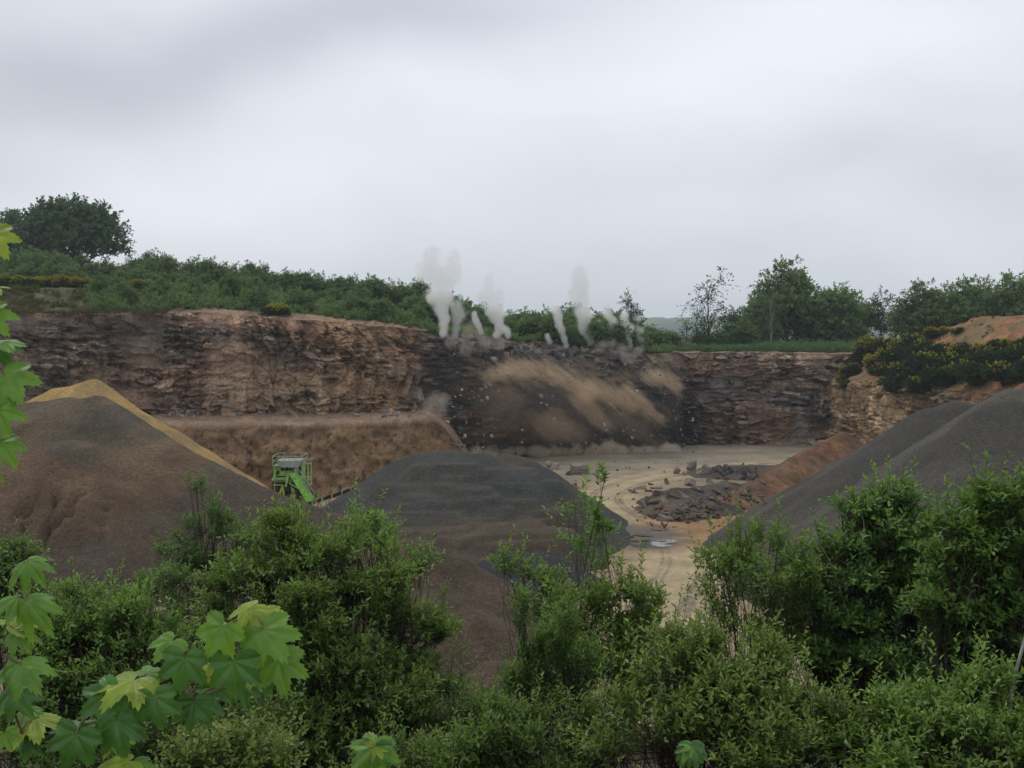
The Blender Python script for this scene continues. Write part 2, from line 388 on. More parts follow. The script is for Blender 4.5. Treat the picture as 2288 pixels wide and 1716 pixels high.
def rock_wall(name, s, X, Y, nx, ny, zbot, ztop, NT, batter, px, seed, base_col, blobs, amp, vert, heave=None, dip=.035):
    t = np.linspace(0, 1, NT)
    Sg = np.repeat(s[:, None], NT, 1); Zg = zbot + (ztop[:, None] - zbot) * t[None, :]
    warp = 1.2 * (fbm(Sg / 9, Zg / 9, 0, 3, seed + 9) - .5)
    zz = Zg + dip * Sg + warp
    lo, hi = zz.min() - 1, zz.max() + 1
    ws = Sg + 1.1 * (fbm(Sg / 1.6, Zg / 1.1, 0, 3, seed + 60) - .5) + .5 * (zz - lo) * (fbm(Sg / 14, Zg / 6, 0, 2, seed + 61) - .5)
    wz = zz + .35 * (fbm(Sg / 1.3, Zg / .8, 4, 3, seed + 62) - .5)
    h1, g1, c1 = voro(ws / 1.7, wz / .38, seed + 3)          # thin beds
    h2, g2, c2 = voro(ws / 3.4, wz / 1.7, seed + 4)           # big blocks
    h3, g3, c3 = voro(ws / 1.25, wz / 3.2, seed + 5)          # upright joints
    h4, g4, c4 = voro(ws / .55, wz / .22, seed + 6)           # chips
    vm = np.clip(vert[:, None] + 1.3 * (fbm(Sg / 6, Zg / 4, 0, 3, seed + 6) - .5), 0, 1)
    broken = ss(.40, .58, fbm(Sg / 4.5, Zg / 2.2, 0, 3, seed + 63))     # where the rock is shattered, elsewhere smooth joint planes
    fine = (1.15 * (h1 ** 1.6 - .35) * (1 - .8 * vm) + .38 * (h4 - .4)) * (.25 + .75 * broken)
    d = fine + .8 * (h2 - .5) * (1 - .6 * vm) + 2.1 * (h3 - .5) * vm + 1.9 * (fbm(Sg / 7, Zg / 10, 0, 4, seed + 7) - .5)
    d = d - .45 * ss(.10, .02, c1) * (g1 > .55) * broken * (1 - .6 * vm) - .5 * ss(.07, .01, c3) * (g3 > .4) * vm 
    d = d + .28 * (fbm(Sg * 1.6, Zg * 1.6, 0, 3, seed + 8) - .5) - .8 * ss(.62, .72, fbm(Sg / 1.4, Zg / .7, 9, 3, seed + 64)) * broken
    soft = ss(.93, 1.0, t)[None, :]
    d = d * amp * (1 - .55 * soft) - soft * .5
    d = d + .9 * ss(.12, 0, t)[None, :] * fbm(Sg / 2, 1.0, 0, 3, seed + 20)                     # spill at the foot
    out = d - batter * (Zg - zbot)
    if heave is not None:
        hv = heave[:, None]
        bul = 5.5 * (1 - t[None, :]) ** 1.2 + 4.2 * np.sin(np.pi * t[None, :]) ** 1.2
        rough = 2.2 * (fbm(Sg / 2.4, Zg / 2.4, 0, 4, seed + 30) - .5) + 1.2 * (fbm(Sg / .6, Zg / .6, 0, 3, seed + 31) - .5)
        lump = 1.6 * (fbm(Sg / 5, Zg / 4, 0, 3, seed + 32) - .4) + 1.5 * (h3 - .5) * ss(.7, .95, t)[None, :]
        fade = 1 - ss(.97, 1.0, t)[None, :]
        out = out * (1 - hv * .75 * fade) + hv * fade * (bul * (.7 + .6 * fbm(Sg / 9, 2, 0, 2, seed + 33)) + rough + lump - batter * .2 * Zg)
    VX = X[:, None] + nx[:, None] * out; VY = Y[:, None] + ny[:, None] * out
    gx, gy = proj(VX, VY, Zg)
    col = np.zeros(VX.shape + (3,)) + base_col(px)[:, None, :]
    col = blobs_colour(col, gx, gy, blobs, seed + 40)
    if heave is not None: bl = 1 - .75 * heave[:, None]
    else: bl = 1.0
    tone = (1 + bl * ((.8 * (g1 - .5) * (1 - .4 * vm) + .55 * (g4 - .5)) * (.3 + .7 * broken) + .3 * (g2 - .5) + .75 * (g3 - .5) * vm))[..., None]
    col = col * tone
    col = mixc(col, (.42, .35, .27), bl * .6 * ((g1 > .94) | (g4 > .965)) * broken)
    col = mixc(col, (.06, .052, .046), bl * .6 * (g1 < .06) * broken)
    drip = fbm(Sg / .9, Zg / 9, 0, 3, seed + 50); col = col * (1 + bl * .9 * (drip - .5))[..., None]
    big = fbm(Sg / 5, Zg / 3.5, 0, 3, seed + 51); col = col * (1 + bl * .7 * (big - .5))[..., None]
    o = mesh_np(name, np.stack([VX, VY, Zg], -1), grid_quads(len(s), NT)[:, ::-1], M['face'], cols=col)
    return struct(o), VX[:, -1], VY[:, -1], Zg[:, -1]

_k = np.array([-400, 0, 300, 480, 620, 760, 930, 975, 1030, 1460, 1530, 1560, 1700, 1850, 2000], float)
_v = np.array([(.19, .14, .10), (.19, .14, .10), (.22, .155, .11), (.26, .18, .125), (.28, .19, .12), (.31, .205, .12), (.29, .185, .105), (.10, .08, .06), (.060, .049, .040), (.055, .046, .038),
               (.075, .062, .052), (.20, .15, .115), (.23, .165, .12), (.22, .17, .13), (.15, .115, .09)])
def base_A(px): return np.stack([np.interp(px, _k, _v[:, i]) for i in range(3)], 1)
BL_A = [(190, 730, 300, 26, (0.088, 0.080, 0.073), .85), (330, 775, 150, 40, (0.110, 0.095, 0.083), .7), (120, 770, 60, 70, (0.110, 0.098, 0.083), .6), (540, 745, 130, 20, (0.098, 0.083, 0.080), .85),
        (660, 785, 60, 30, (0.110, 0.104, 0.098), .8), (700, 706, 330, 9, (0.300, 0.190, 0.120), .8), (560, 722, 230, 10, (0.200, 0.100, 0.065), .7), (400, 845, 45, 30, (0.300, 0.195, 0.125), .7),
        (180, 815, 100, 12, (0.260, 0.210, 0.150), .6), (260, 805, 70, 12, (0.250, 0.180, 0.120), .6), (330, 880, 110, 22, (0.235, 0.165, 0.115), .8), (300, 935, 120, 14, (0.190, 0.145, 0.100), .6), (160, 850, 80, 20, (0.200, 0.170, 0.130), .5),
        (500, 880, 60, 50, (0.270, 0.200, 0.130), .6), (610, 880, 40, 55, (0.310, 0.230, 0.150), .6), (700, 880, 35, 60, (0.340, 0.260, 0.175), .65), (565, 820, 25, 18, (0.300, 0.210, 0.140), .6),
        (760, 750, 60, 34, (0.300, 0.180, 0.105), .7), (850, 730, 90, 22, (0.290, 0.175, 0.100), .7), (925, 780, 34, 34, (0.330, 0.195, 0.115), .8), (850, 880, 60, 60, (0.310, 0.215, 0.115), .75), (760, 900, 40, 50, (0.260, 0.185, 0.120), .5),
        (858, 815, 16, 60, (0.088, 0.069, 0.060), .85, -18), (800, 790, 9, 50, (0.110, 0.088, 0.069), .7), (722, 800, 8, 60, (0.110, 0.080, 0.066), .7, -8), (880, 745, 12, 40, (0.090, 0.060, 0.045), .6), (920, 840, 40, 14, (0.080, 0.073, 0.069), .85, 12),
        (948, 880, 30, 40, (0.095, 0.088, 0.080), .8), (965, 905, 26, 34, (0.210, 0.200, 0.175), .7), (985, 960, 9, 30, (0.280, 0.260, 0.230), .6), (820, 830, 140, 2.5, (0.080, 0.059, 0.051), .8, 14),
        (1010, 800, 35, 60, (.05, .043, .04), .8), (1000, 930, 40, 70, (.028, .027, .026), .9), (1080, 900, 30, 90, (.10, .055, .035), .6, -25), (1150, 900, 60, 50, (.085, .048, .034), .55), (1230, 905, 60, 30, (.022, .022, .024), .85),
        (1200, 960, 120, 30, (.13, .095, .065), .5), (1100, 990, 60, 20, (.05, .045, .04), .7), (1400, 940, 110, 55, (.024, .024, .025), .85), (1500, 900, 50, 55, (.022, .022, .023), .8), (1530, 980, 60, 40, (.028, .028, .028), .8),
        (1210, 775, 160, 14, (.20, .19, .175), .45), (1330, 800, 110, 12, (.21, .195, .175), .4), (1290, 830, 160, 22, (.11, .085, .07), .6), (1180, 845, 110, 16, (.21, .145, .085), .5),
        (1660, 800, 210, 13, (.26, .185, .13), .85), (1540, 815, 50, 18, (.24, .16, .11), .7), (1530, 850, 30, 40, (.19, .125, .09), .6), (1720, 832, 130, 16, (.165, .11, .088), .7), (1620, 868, 90, 26, (.11, .10, .098), .7), (1760, 885, 80, 16, (.115, .10, .098), .65),
        (1640, 905, 70, 12, (.21, .165, .125), .6), (1800, 930, 40, 40, (.10, .10, .098), .6), (1690, 960, 100, 40, (.175, .105, .072), .65), (1600, 950, 40, 60, (.15, .11, .085), .4), (1640, 1008, 160, 12, (.075, .066, .06), .8)]
vertA = .15 + .75 * ss(480, 760, rim_px) * (1 - ss(940, 990, rim_px))
faceA, TX, TY, TZ = rock_wall('rock_face', sA, rimX, rimY, nX, nY, -.4, rimZ, NT, .10, rim_px, 101, base_A, [b if b[0] > 955 else b[:5] + (b[5] * .72,) + b[6:] for b in BL_A], 1.2, vertA, heave)

# right-hand face, running back towards the viewer
_c = [(45.2, 161, 0), (45.6, 152, 0), (47.2, 133, 0), (48.6, 119, 0), (48.6, 105, 0), (48.0, 88, 0), (47.5, 70, 0)]
sB, cB = poly_interp(_c, 720)
bX, bY = smooth1(cB[:, 0], 31), smooth1(cB[:, 1], 31)
bZ = 9.9 + .4 * (fbm(sB / 3, 1, 0, 3, 71) - .5)
tx, ty = np.gradient(bX), np.gradient(bY); ln = np.hypot(tx, ty)
bnx, bny = smooth1(ty / ln, 31), smooth1(-tx / ln, 31)
bpx = CX + F * bX / bY
def base_B(px): return np.zeros((len(px), 3)) + np.array((.30, .205, .115))
BL_B = [(1870, 930, 45, 80, (.20, .145, .085), .7), (1990, 920, 40, 60, (.36, .26, .155), .6), (2060, 900, 20, 60, (.12, .085, .055), .6), (2130, 880, 70, 40, (.11, .08, .055), .75), (2200, 885, 80, 14, (.20, .11, .07), .6), (2090, 880, 14, 40, (.20, .16, .11), .6), (1880, 1010, 40, 30, (.36, .27, .17), .5)]
faceB, BX, BY, BZ = rock_wall('rock_face', sB, bX, bY, bnx, bny, -.4, bZ, 110, .06, bpx, 211, base_B, BL_B, .95, np.full(720, .55), None, .0)

# ------------------------------------------------------------------ land above the faces
DJ = np.array([0, .5, 1, 1.6, 2.3, 3, 4, 5, 6.5, 8, 10, 12, 15, 18, 22, 27, 34, 45, 60, 90, 140, 220, 400, 800, 1500, 2600.])
RISE = np.array([(-420, 3.2), (350, 3.0), (480, 2.2), (700, 1.7), (950, .8), (1200, .35), (1500, .25), (2000, .2)])
def plateau_rise(px, d):
    r = np.interp(px, RISE[:, 0], RISE[:, 1])
    far = np.interp(px, [-400, 250, 900, 1300, 2000], [.055, .035, .012, .0, .0])
    return r * ss(-1, 13, d) - r * ss(-1, 13, 0) + far * np.clip(d - 8, 0, 60) - .012 * np.clip(d - 120, 0, 9000)
order = np.argsort(TX); _tx, _ty, _tz = TX[order], TY[order], TZ[order]
sel = np.linspace(0, NS - 1, NS // 2).astype(int)
dd = DJ[None, :] * np.ones((len(sel), 1))
pX = TX[sel][:, None] + np.sign(TX[sel])[:, None] * np.maximum(dd - 60, 0) * np.abs(TX[sel])[:, None] / 60; pY = TY[sel][:, None] + dd
rough = .5 * (fbm(pX / 1.3, pY / 1.3, 0, 4, 301) - .5) * ss(.2, 2, dd) * ss(40, 20, dd)
pZ = TZ[sel][:, None] + plateau_rise(rim_px[sel][:, None], dd) + rough + .25 * ss(.3, 2.5, dd) * ss(9, 4, dd) * ss(420, 520, rim_px[sel][:, None]) * (1 - ss(1000, 1100, rim_px[sel][:, None]))
pc = np.zeros(pX.shape + (3,)) + np.array((.20, .135, .085))
pxs = rim_px[sel][:, None] + 0 * dd
veg = np.clip(ss(.46, .56, fbm(pX / 2.2, pY / 1.2, 0, 3, 303)) * (1 - ss(330, 400, pxs)) * ss(.5, 2, dd) + ss(7, 11, dd), 0, 1)
pc = mixc(pc, (.075, .085, .04), veg)
pc = mixc(pc, (.055, .045, .035), (ss(3.0, 4.2, dd) * ss(7.5, 6, dd) * ss(380, 440, pxs)) * .9)
pc = mixc(pc, (.27, .185, .12), ss(3.5, 2.2, dd) * ss(400, 470, pxs) * .7)
pc = pc * (1 + .5 * (fbm(pX / .7, pY / .7, 0, 3, 305) - .5))[..., None]
struct(mesh_np('plateau', np.stack([pX, pY, pZ], -1), grid_quads(len(sel), len(DJ))[:, ::-1], M['plateau'], cols=pc, smooth=True))
def plateau_z(x, y):
    ry = np.interp(x, _tx, _ty); rz = np.interp(x, _tx, _tz); ppx = CX + F * x / ry
    return float(rz + plateau_rise(ppx, np.array(max(y - ry, 0.0))))

# earth mound over the right-hand face
nd = 90
dB = np.concatenate([np.linspace(0, 26, 70), 26 + np.cumsum(np.linspace(.6, 9, 20))])
selB = np.arange(0, 720, 4)
mX = BX[selB][:, None] + dB[None, :]; mY = BY[selB][:, None] + 0 * dB[None, :]
def mound_h(x, y, d):
    top = 18.3 + .8 * (fbm(x / 9, y / 9, 0, 3, 331) - .5) + .03 * np.clip(140 - y, 0, 60)
    up = 9.9 + 9.2 * ss(-2.5, 15 + .0 * y, d) - 9.2 * ss(-2.5, 15, 0)
    lim = np.where(y > 146, np.maximum(13.2, top - .55 * (y - 146)), top)
    return np.minimum(up + 1.3 * (fbm(x / 4, y / 4, 0, 4, 332) - .5) * ss(0, 2, d) + .5 * (fbm(x / .9, y / .9, 0, 3, 333) - .5) * ss(0, 2, d), lim + .5 * (fbm(x / 2.0, y / 2.0, 0, 3, 334) - .5))
mZ = mound_h(mX, mY, dB[None, :]); mZ[:, 0] = BZ[selB]
mc = np.zeros(mX.shape + (3,)) + np.array((.26, .135, .068))
mc = mixc(mc, (.17, .12, .06), ss(.45, .6, fbm(mX / 3, mY / 3, 0, 3, 341)))
mc = mixc(mc, (.10, .065, .045), ss(15, 18, dB[None, :] + 3 * (fbm(mX / 3, mY / 3, 0, 2, 343) - .5)) * .8)
mc = mc * (1 + .6 * (fbm(mX / .8, mY / .8, 0, 3, 342) - .5))[..., None]
struct(mesh_np('earth_mound', np.stack([mX, mY, mZ], -1), grid_quads(len(selB), nd)[:, ::-1], M['plateau'], cols=mc, smooth=True))
def mound_z(x, y):
    o_ = np.argsort(BY); xr = np.interp(y, BY[o_], BX[o_])
    return float(mound_h(np.array(float(x)), np.array(float(y)), np.array(max(x - xr, 0.))))

# far wooded ridge beyond the plateau
hx = np.linspace(-2600, 2600, 700); hd = np.linspace(0, 1, 12)
hz0 = 8 + 26 * fbm(hx / 420, 0, 0, 3, 351) + 8 * ss(0, 700, hx)
hX = hx[:, None] + 0 * hd; hY = 1900 + 500 * hd[None, :] + 0 * hX
hZ = -40 + (hz0[:, None] + 50) * ss(0, .75, hd)[None, :] + 9 * (fbm(hX / 11, hY / 50, 0, 2, 352) - .5) * ss(.2, .7, hd)[None, :]
hc = np.zeros(hX.shape + (3,)) + np.array((.045, .075, .05))
hc = mixc(hc, (.13, .16, .09), ss(.5, .6, fbm(hX / 160, hY / 160, 0, 2, 353)))
struct(mesh_np('hills', np.stack([hX, hY, hZ], -1), grid_quads(len(hx), len(hd))[:, ::-1], M['plateau'], cols=hc, smooth=True))

# ------------------------------------------------------------------ working bench below the left face
BY0 = lambda px: np.interp(px, [-420, 400, 700, 900, 985, 1040, 1075], [108, 114, 115.5, 118, 123, 131, 140])
nb = 620
bpxs = np.linspace(-420, 1075, nb); prof = np.linspace(0, 1, 64)
ed = BY0(bpxs) + 2.6 * (fbm(bpxs / 45, 4, 0, 4, 360) - .5); hgt = 7.0 * (1 - ss(960, 1075, bpxs)) ** .8 * (1 + .05 * (fbm(bpxs / 40, 0, 0, 3, 361) - .5))
wallY = np.interp(bpxs, rim_px, rimY)
bench = np.zeros((nb, 64, 3)); bcol = np.zeros((nb, 64, 3))
for j, t in enumerate(prof):
    if t < .35:                                   # bench top, back to front
        q = t / .35; Yv = wallY + 2 + (ed - wallY - 2) * q; Zv = hgt * (1 - .03 * q) + .35 * np.exp(-((q - .93) / .07) ** 2) * (hgt > 4)
    else:                                         # face, top to bottom
        q = (t - .35) / .65; Yv = ed - 4.6 * q ** .85 - .8 * ss(.8, 1, q); Zv = hgt * .97 * (1 - q) - .35 * q
    Xv = (bpxs - CX) / F * Yv
    n1 = fbm(Xv / 2.2, Yv * 0 + t * 9, 0, 4, 365) - .5; n2 = fbm(Xv / .5, t * 22, 0, 3, 366) - .5
    amp_ = (.25 if t < .35 else 1.0)
    g = (1 if t < .35 else 1 - abs(2 * q - 1) * .3)
    Yv = Yv - amp_ * g * (1.7 * n1 + .7 * n2); Zv = Zv + .35 * n2 * (hgt > 1) + .3 * n1 * (hgt > 1)
    bench[:, j] = np.stack([Xv, Yv, Zv], 1)
    c = np.zeros((nb, 3)) + np.array((.235, .16, .108) if t < .35 else (.22, .135, .076))
    c = mixc(c, (.12, .075, .048), (ss(.35, .38, np.array(t)) * ss(.62, .42, np.array(t))) * np.ones(nb) * ss(.4, .6, fbm(bpxs / 50, t * 5, 0, 3, 367)))
    c = mixc(c, (.21, .13, .065), ss(.45, .65, fbm(bpxs / 70, t * 6, 0, 3, 368)) * (t > .4) * .8)
    c = mixc(c, (.05, .035, .028), ss(.68, .74, fbm(bpxs / 9, t * 26, 0, 2, 369)) * (t > .36) * .8)
    bcol[:, j] = c * (1 + .5 * (fbm(bpxs / 14, t * 20, 0, 3, 370) - .5))[:, None]
struct(mesh_np('quarry_bench', bench, grid_quads(nb, 64)[:, ::-1], M['soil'], cols=bcol, smooth=False))

# ------------------------------------------------------------------ quarry floor, haul road, puddle
ROAD = np.array([G(*p)[:2] for p in ((1380, 1520), (1450, 1400), (1500, 1330), (1535, 1260), (1520, 1215), (1440, 1180), (1365, 1140), (1345, 1110), (1400, 1080), (1540, 1050), (1760, 1036), (1900, 1032))])
def road_curve(n):
    t = np.linspace(0, len(ROAD) - 1, n); out = np.stack([np.interp(t, range(len(ROAD)), ROAD[:, i]) for i in (0, 1)], 1)
    w = max(3, n // 16) | 1
    return np.stack([smooth1(out[:, 0], w), smooth1(out[:, 1], w)], 1)
RC = road_curve(160)
def road_dist(x, y):
    sh = x.shape; p = np.stack([x.ravel(), y.ravel()], 1); d = np.full(len(p), 1e9)
    near = (p[:, 0] > -30) & (p[:, 0] < 70) & (p[:, 1] > 30) & (p[:, 1] < 170)
    q = p[near]; dm = np.full(len(q), 1e9)
    for c in RC: dm = np.minimum(dm, (q[:, 0] - c[0]) ** 2 + (q[:, 1] - c[1]) ** 2)
    d[near] = np.sqrt(dm); return d.reshape(sh)
PUD = G(1440, 1203)
def floor_z(x, y): return .25 * (fbm(x / 9, y / 9, 0, 3, 381) - .5) - .10 * np.exp(-((x - PUD[0]) ** 2 / 4 + (y - PUD[1]) ** 2 / 14))
def floor_col(x, y, rd):
    c = np.zeros(x.shape + (3,)) + np.array((.275, .21, .125))
    c = mixc(c, (.27, .225, .16), ss(110, 135, y))
    c = mixc(c, (.215, .18, .14), ss(.45, .62, fbm(x / 10, y / 3.5, 0, 3, 383)) * ss(105, 125, y) * .9)
    c = mixc(c, (.40, .315, .19), ss(4.2, 1.8, rd + 1.5 * (fbm(x / 2, y / 2, 0, 2, 384) - .5)) * .85)
    c = mixc(c, (.15, .125, .09), ss(.28, .0, np.abs(np.abs(rd - 1.35) - .25) + .4 * (fbm(x / 1.5, y / 1.5, 0, 2, 386) - .5)) * .8)
    c = mixc(c, (.29, .15, .065), ss(14, 3, np.hypot(x - 19, y - 92)) * .75)
    c = mixc(c, (.12, .11, .095), ss(6.5, 2.5, np.hypot((x - PUD[0]) * 1.3, (y - PUD[1] - 1) * .8) + 2 * (fbm(x / 1.4, y / 1.4, 0, 3, 387) - .5)) * .9)
    return c * (1 + .35 * (fbm(x / 1.3, y / 1.3, 0, 4, 388) - .5))[..., None]
gx_ = np.concatenate([[-2600, -1500, -700, -350, -150, -90], np.arange(-60, 75.01, .45), [110, 150, 350, 700, 1500, 2600]])
gy_ = np.concatenate([[-400, -200, -120, -80, 0, 25], np.arange(38, 172, .45), [180, 220, 400, 900, 1800, 2700]])
FX, FY = np.meshgrid(gx_, gy_, indexing='ij')
inn = (np.abs(FX) < 80) & (FY > 30) & (FY < 175)
FZ = np.where(inn, floor_z(FX, FY), np.where((FY > 175) | (np.abs(FX) > 100), -60.0 * (np.hypot(FX, FY) > 160), 0))
rd = road_dist(FX, FY)
struct(mesh_np('ground', np.stack([FX, FY, FZ], -1), grid_quads(len(gx_), len(gy_)), M['floor'], cols=floor_col(FX, FY, rd), smooth=True))
# compacted haul road: a strip on the ground, ruts pressed in
ww = np.linspace(-1, 1, 25); RC2 = road_curve(420)
tn = np.gradient(RC2, axis=0); tn /= np.linalg.norm(tn, axis=1)[:, None]; nn = np.stack([tn[:, 1], -tn[:, 0]], 1)
half = 2.6 + .8 * (fbm(np.arange(420) / 30, 0, 0, 3, 391) - .5)[:, None] + 0 * ww
RX = RC2[:, 0:1] + nn[:, 0:1] * ww * half; RY = RC2[:, 1:2] + nn[:, 1:2] * ww * half
RZ = floor_z(RX, RY) + .012 - .01 * np.abs(ww)[None, :] ** 4 - .05 * np.exp(-((np.abs(ww) - .5) / .12) ** 2)[None, :] * .15
struct(mesh_np('haul_road', np.stack([RX, RY, RZ], -1), grid_quads(420, 25), M['floor'], cols=floor_col(RX, RY, np.abs(ww)[None, :] * half), smooth=True))
m, nt, N, L, b = new_mat('puddle_water'); b.inputs['Base Color'].default_value = (.09, .085, .07, 1); b.inputs['Roughness'].default_value = .04; b.inputs['IOR'].default_value = 1.33
tc = N.new('ShaderNodeTexCoord'); bp = N.new('ShaderNodeBump'); bp.inputs['Strength'].default_value = .06; L.new(noise(N, L, tc.outputs['Object'], 3.0), bp.inputs['Height']); L.new(bp.outputs[0], b.inputs['Normal'])
M['water'] = m
pv, pf = [], []
for (px, py, rx, ry, sd_) in ((1462, 1213, 34, 4.5, 1), (1436, 1194, 22, 2.6, 2), (1486, 1206, 26, 2.6, 3), (1428, 1218, 24, 3.2, 4), (1466, 1183, 16, 1.6, 5), (1478, 1220, 22, 2.0, 6), (1416, 1206, 20, 2.2, 7), (1445, 1204, 20, 2.2, 8), (1408, 1197, 12, 1.8, 9), (1500, 1211, 16, 1.5, 10)):
    c = G(px, py); e = abs(G(px, py + ry)[1] - c[1]); w_ = rx / F * c[1]; n0 = len(pv)
    pz = float(floor_z(np.array(c[0]), np.array(c[1]))) + .04 + sd_ * .003; pv.append((c[0], c[1], pz))
    for i in range(26):
        a = i / 26 * 2 * math.pi; r = .55 + .75 * float(vn(math.cos(a) * 1.7 + sd_ * 9, math.sin(a) * 1.7, 0, 401))
        pv.append((c[0] + math.cos(a) * w_ * r, c[1] + math.sin(a) * e * r, pz))
    for i in range(26): pf.append((n0, n0 + 1 + i, n0 + 1 + (i + 1) % 26))
pud = mesh_np('puddle', np.array(pv), np.array(pf), M['water']); struct(pud, 'structure', 'shallow puddles lying in the bend of the haul road')

# ------------------------------------------------------------------ hillside below the viewpoint
def hill_z(x, y):
    base = np.interp(y, [-60, -2, 2, 6, 12, 22, 34, 44, 52, 80], [15.6, 15.5, 15.2, 13.4, 11.0, 7.0, 2.6, .2, -.4, -2])
    return base + 1.2 * (fbm(np.asarray(x) / 7, np.asarray(y) / 7, 0, 3, 411) - .5) * ss(1, 6, y) * ss(46, 30, y) - .25 * ss(6, 20, np.asarray(x)) * ss(14, 30, y)
hx_ = np.linspace(-45, 45, 200); hy_ = np.concatenate([[-60, -30, -12], np.linspace(-4, 50, 150)])
HX, HY = np.meshgrid(hx_, hy_, indexing='ij'); HZz = hill_z(HX, HY) + .25 * (fbm(HX, HY, 0, 3, 412) - .5)
hc = np.zeros(HX.shape + (3,)) + np.array((.062, .05, .032))
hc = mixc(hc, (.05, .07, .025), ss(.42, .58, fbm(HX / 3, HY / 3, 0, 3, 413)))
struct(mesh_np('hillside', np.stack([HX, HY, HZz], -1), grid_quads(len(hx_), len(hy_)), M['soil'], cols=hc, smooth=True))

# ------------------------------------------------------------------ stockpiles: heaps at the angle of repose round ridge lines
def heap(name, segs, bounds, res, colf, seed, slope=.64, rough=.25, mat='pile', modf=None, floor=-.25, label=None, fine=.12):
    x0, x1, y0, y1 = bounds; n, m_ = int((x1 - x0) / res), int((y1 - y0) / res)
    X, Y = np.meshgrid(np.linspace(x0, x1, n), np.linspace(y0, y1, m_), indexing='ij')
    wx = X + 1.3 * (fbm(X / 4, Y / 4, 0, 3, seed) - .5); wy = Y + 1.3 * (fbm(X / 4, Y / 4, 7, 3, seed + 1) - .5)
    H = np.full(X.shape, -30.0); tops = []
    for sg in segs:
        (ax, ay, az), (bx, by, bz) = sg[0], sg[1]; sl = sg[2] if len(sg) > 2 else slope; rnd = sg[3] if len(sg) > 3 else .5
        vx, vy = bx - ax, by - ay; L2 = vx * vx + vy * vy + 1e-9
        t = np.clip(((wx - ax) * vx + (wy - ay) * vy) / L2, 0, 1)
        d = np.hypot(wx - ax - vx * t, wy - ay - vy * t)
        h = az + (bz - az) * t - sl * (np.sqrt(d * d + rnd * rnd) - rnd)
        k = .35; H = np.where(H > h + 3, H, np.log(np.exp(np.clip((H - h), -40, 3) / k) + 1) * k + h)
        tops.append(h)
    H = H + rough * (fbm(X / 2.4, Y / 2.4, 0, 4, seed + 2) - .5) + fine * (fbm(X / .5, Y / .5, 0, 3, seed + 3) - .5)
    if modf: H = modf(X, Y, H)
    H = np.maximum(H, floor)
    q = grid_quads(n, m_); keep = (H.reshape(-1)[q] > floor + 1e-4).any(1)
    o = mesh_np(name, np.stack([X, Y, H], -1), q[keep], M[mat], cols=colf(X, Y, H, tops), smooth=True)
    bm = bmesh.new(); bm.from_mesh(o.data); bmesh.ops.delete(bm, geom=[v for v in bm.verts if not v.link_faces], context='VERTS'); bm.to_mesh(o.data); bm.free()
    return o
def bx_(px, Y): return (px - CX) / F * Y
def seg(px1, py1, Y1, px2, py2, Y2, *a):
    p, q = P(px1, py1, Y1), P(px2, py2, Y2); return (tuple(p), tuple(q)) + a
def grainy(c, X, Y, seed, a=.3): return c * (1 + a * (fbm(X / 1.1, Y / 1.1, 0, 4, seed) - .5) * 2)[..., None]

# ochre sand
def c_sand(X, Y, H, t):
    c = np.zeros(X.shape + (3,)) + np.array((.36, .235, .085))
    c = mixc(c, (.28, .19, .085), ss(.4, .65, fbm((X - Y * .3) / 1.2, Y / 5, 0, 3, 501)))
    return grainy(c, X, Y, 502, .12)
o = heap('sand_stockpile', [seg(203, 846, 97, 120, 872, 99, .70, .2), seg(120, 872, 99, -120, 960, 103, .64, .4)], (-70, -8, 74, 122), .34, c_sand, 510, .70, .12, 'pile', None, -.25, fine=.05)
tag(o, 'pointed heap of ochre sand rising behind the brown spoil heap at left', 'stockpile')
# brown spoil in front of it
def gully(X, Y, H):
    for (a, b, w, dp) in (((88, 1080), (40, 1210), 11, 1.1), ((130, 1095), (92, 1235), 14, 1.5), ((190, 1080), (100, 1205), 10, 1.0), ((165, 1110), (150, 1150), 10, .9), ((240, 1110), (215, 1220), 9, .6), ((60, 1120), (10, 1200), 9, .8)):
        gx, gy = proj(X, Y, H)
        vx, vy = b[0] - a[0], b[1] - a[1]; L2 = vx * vx + vy * vy
        wx = gx + 18 * (fbm(gx / 26, gy / 26, 0, 3, 521) - .5)
        t = ((wx - a[0]) * vx + (gy - a[1]) * vy) / L2; d = np.abs((wx - a[0]) * vy - (gy - a[1]) * vx) / math.sqrt(L2)
        H = H - dp * ss(w * .55, 0, d) * ss(-.05, .1, t) * ss(1.1, .8, t)
    return H
def c_spoil(X, Y, H, t):
    gx, gy = proj(X, Y, H)
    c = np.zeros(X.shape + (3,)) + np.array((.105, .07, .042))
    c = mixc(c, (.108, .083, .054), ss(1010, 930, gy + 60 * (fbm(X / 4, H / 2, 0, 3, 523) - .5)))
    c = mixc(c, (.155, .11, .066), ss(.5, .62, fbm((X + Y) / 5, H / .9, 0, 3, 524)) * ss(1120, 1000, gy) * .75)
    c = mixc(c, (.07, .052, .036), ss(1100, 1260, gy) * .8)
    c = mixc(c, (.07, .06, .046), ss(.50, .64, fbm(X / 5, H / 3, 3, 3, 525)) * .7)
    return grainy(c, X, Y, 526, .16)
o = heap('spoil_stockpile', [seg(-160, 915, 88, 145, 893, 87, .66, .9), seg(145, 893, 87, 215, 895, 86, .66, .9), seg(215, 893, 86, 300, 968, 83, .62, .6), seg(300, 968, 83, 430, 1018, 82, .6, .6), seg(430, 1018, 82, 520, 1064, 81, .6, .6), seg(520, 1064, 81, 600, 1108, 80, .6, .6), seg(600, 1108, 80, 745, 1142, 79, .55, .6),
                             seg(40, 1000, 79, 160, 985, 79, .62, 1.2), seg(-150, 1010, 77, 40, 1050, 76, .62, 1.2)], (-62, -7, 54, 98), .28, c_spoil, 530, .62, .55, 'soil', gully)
tag(o, 'broad brown heap of quarry spoil with dark erosion gullies at the left', 'stockpile')

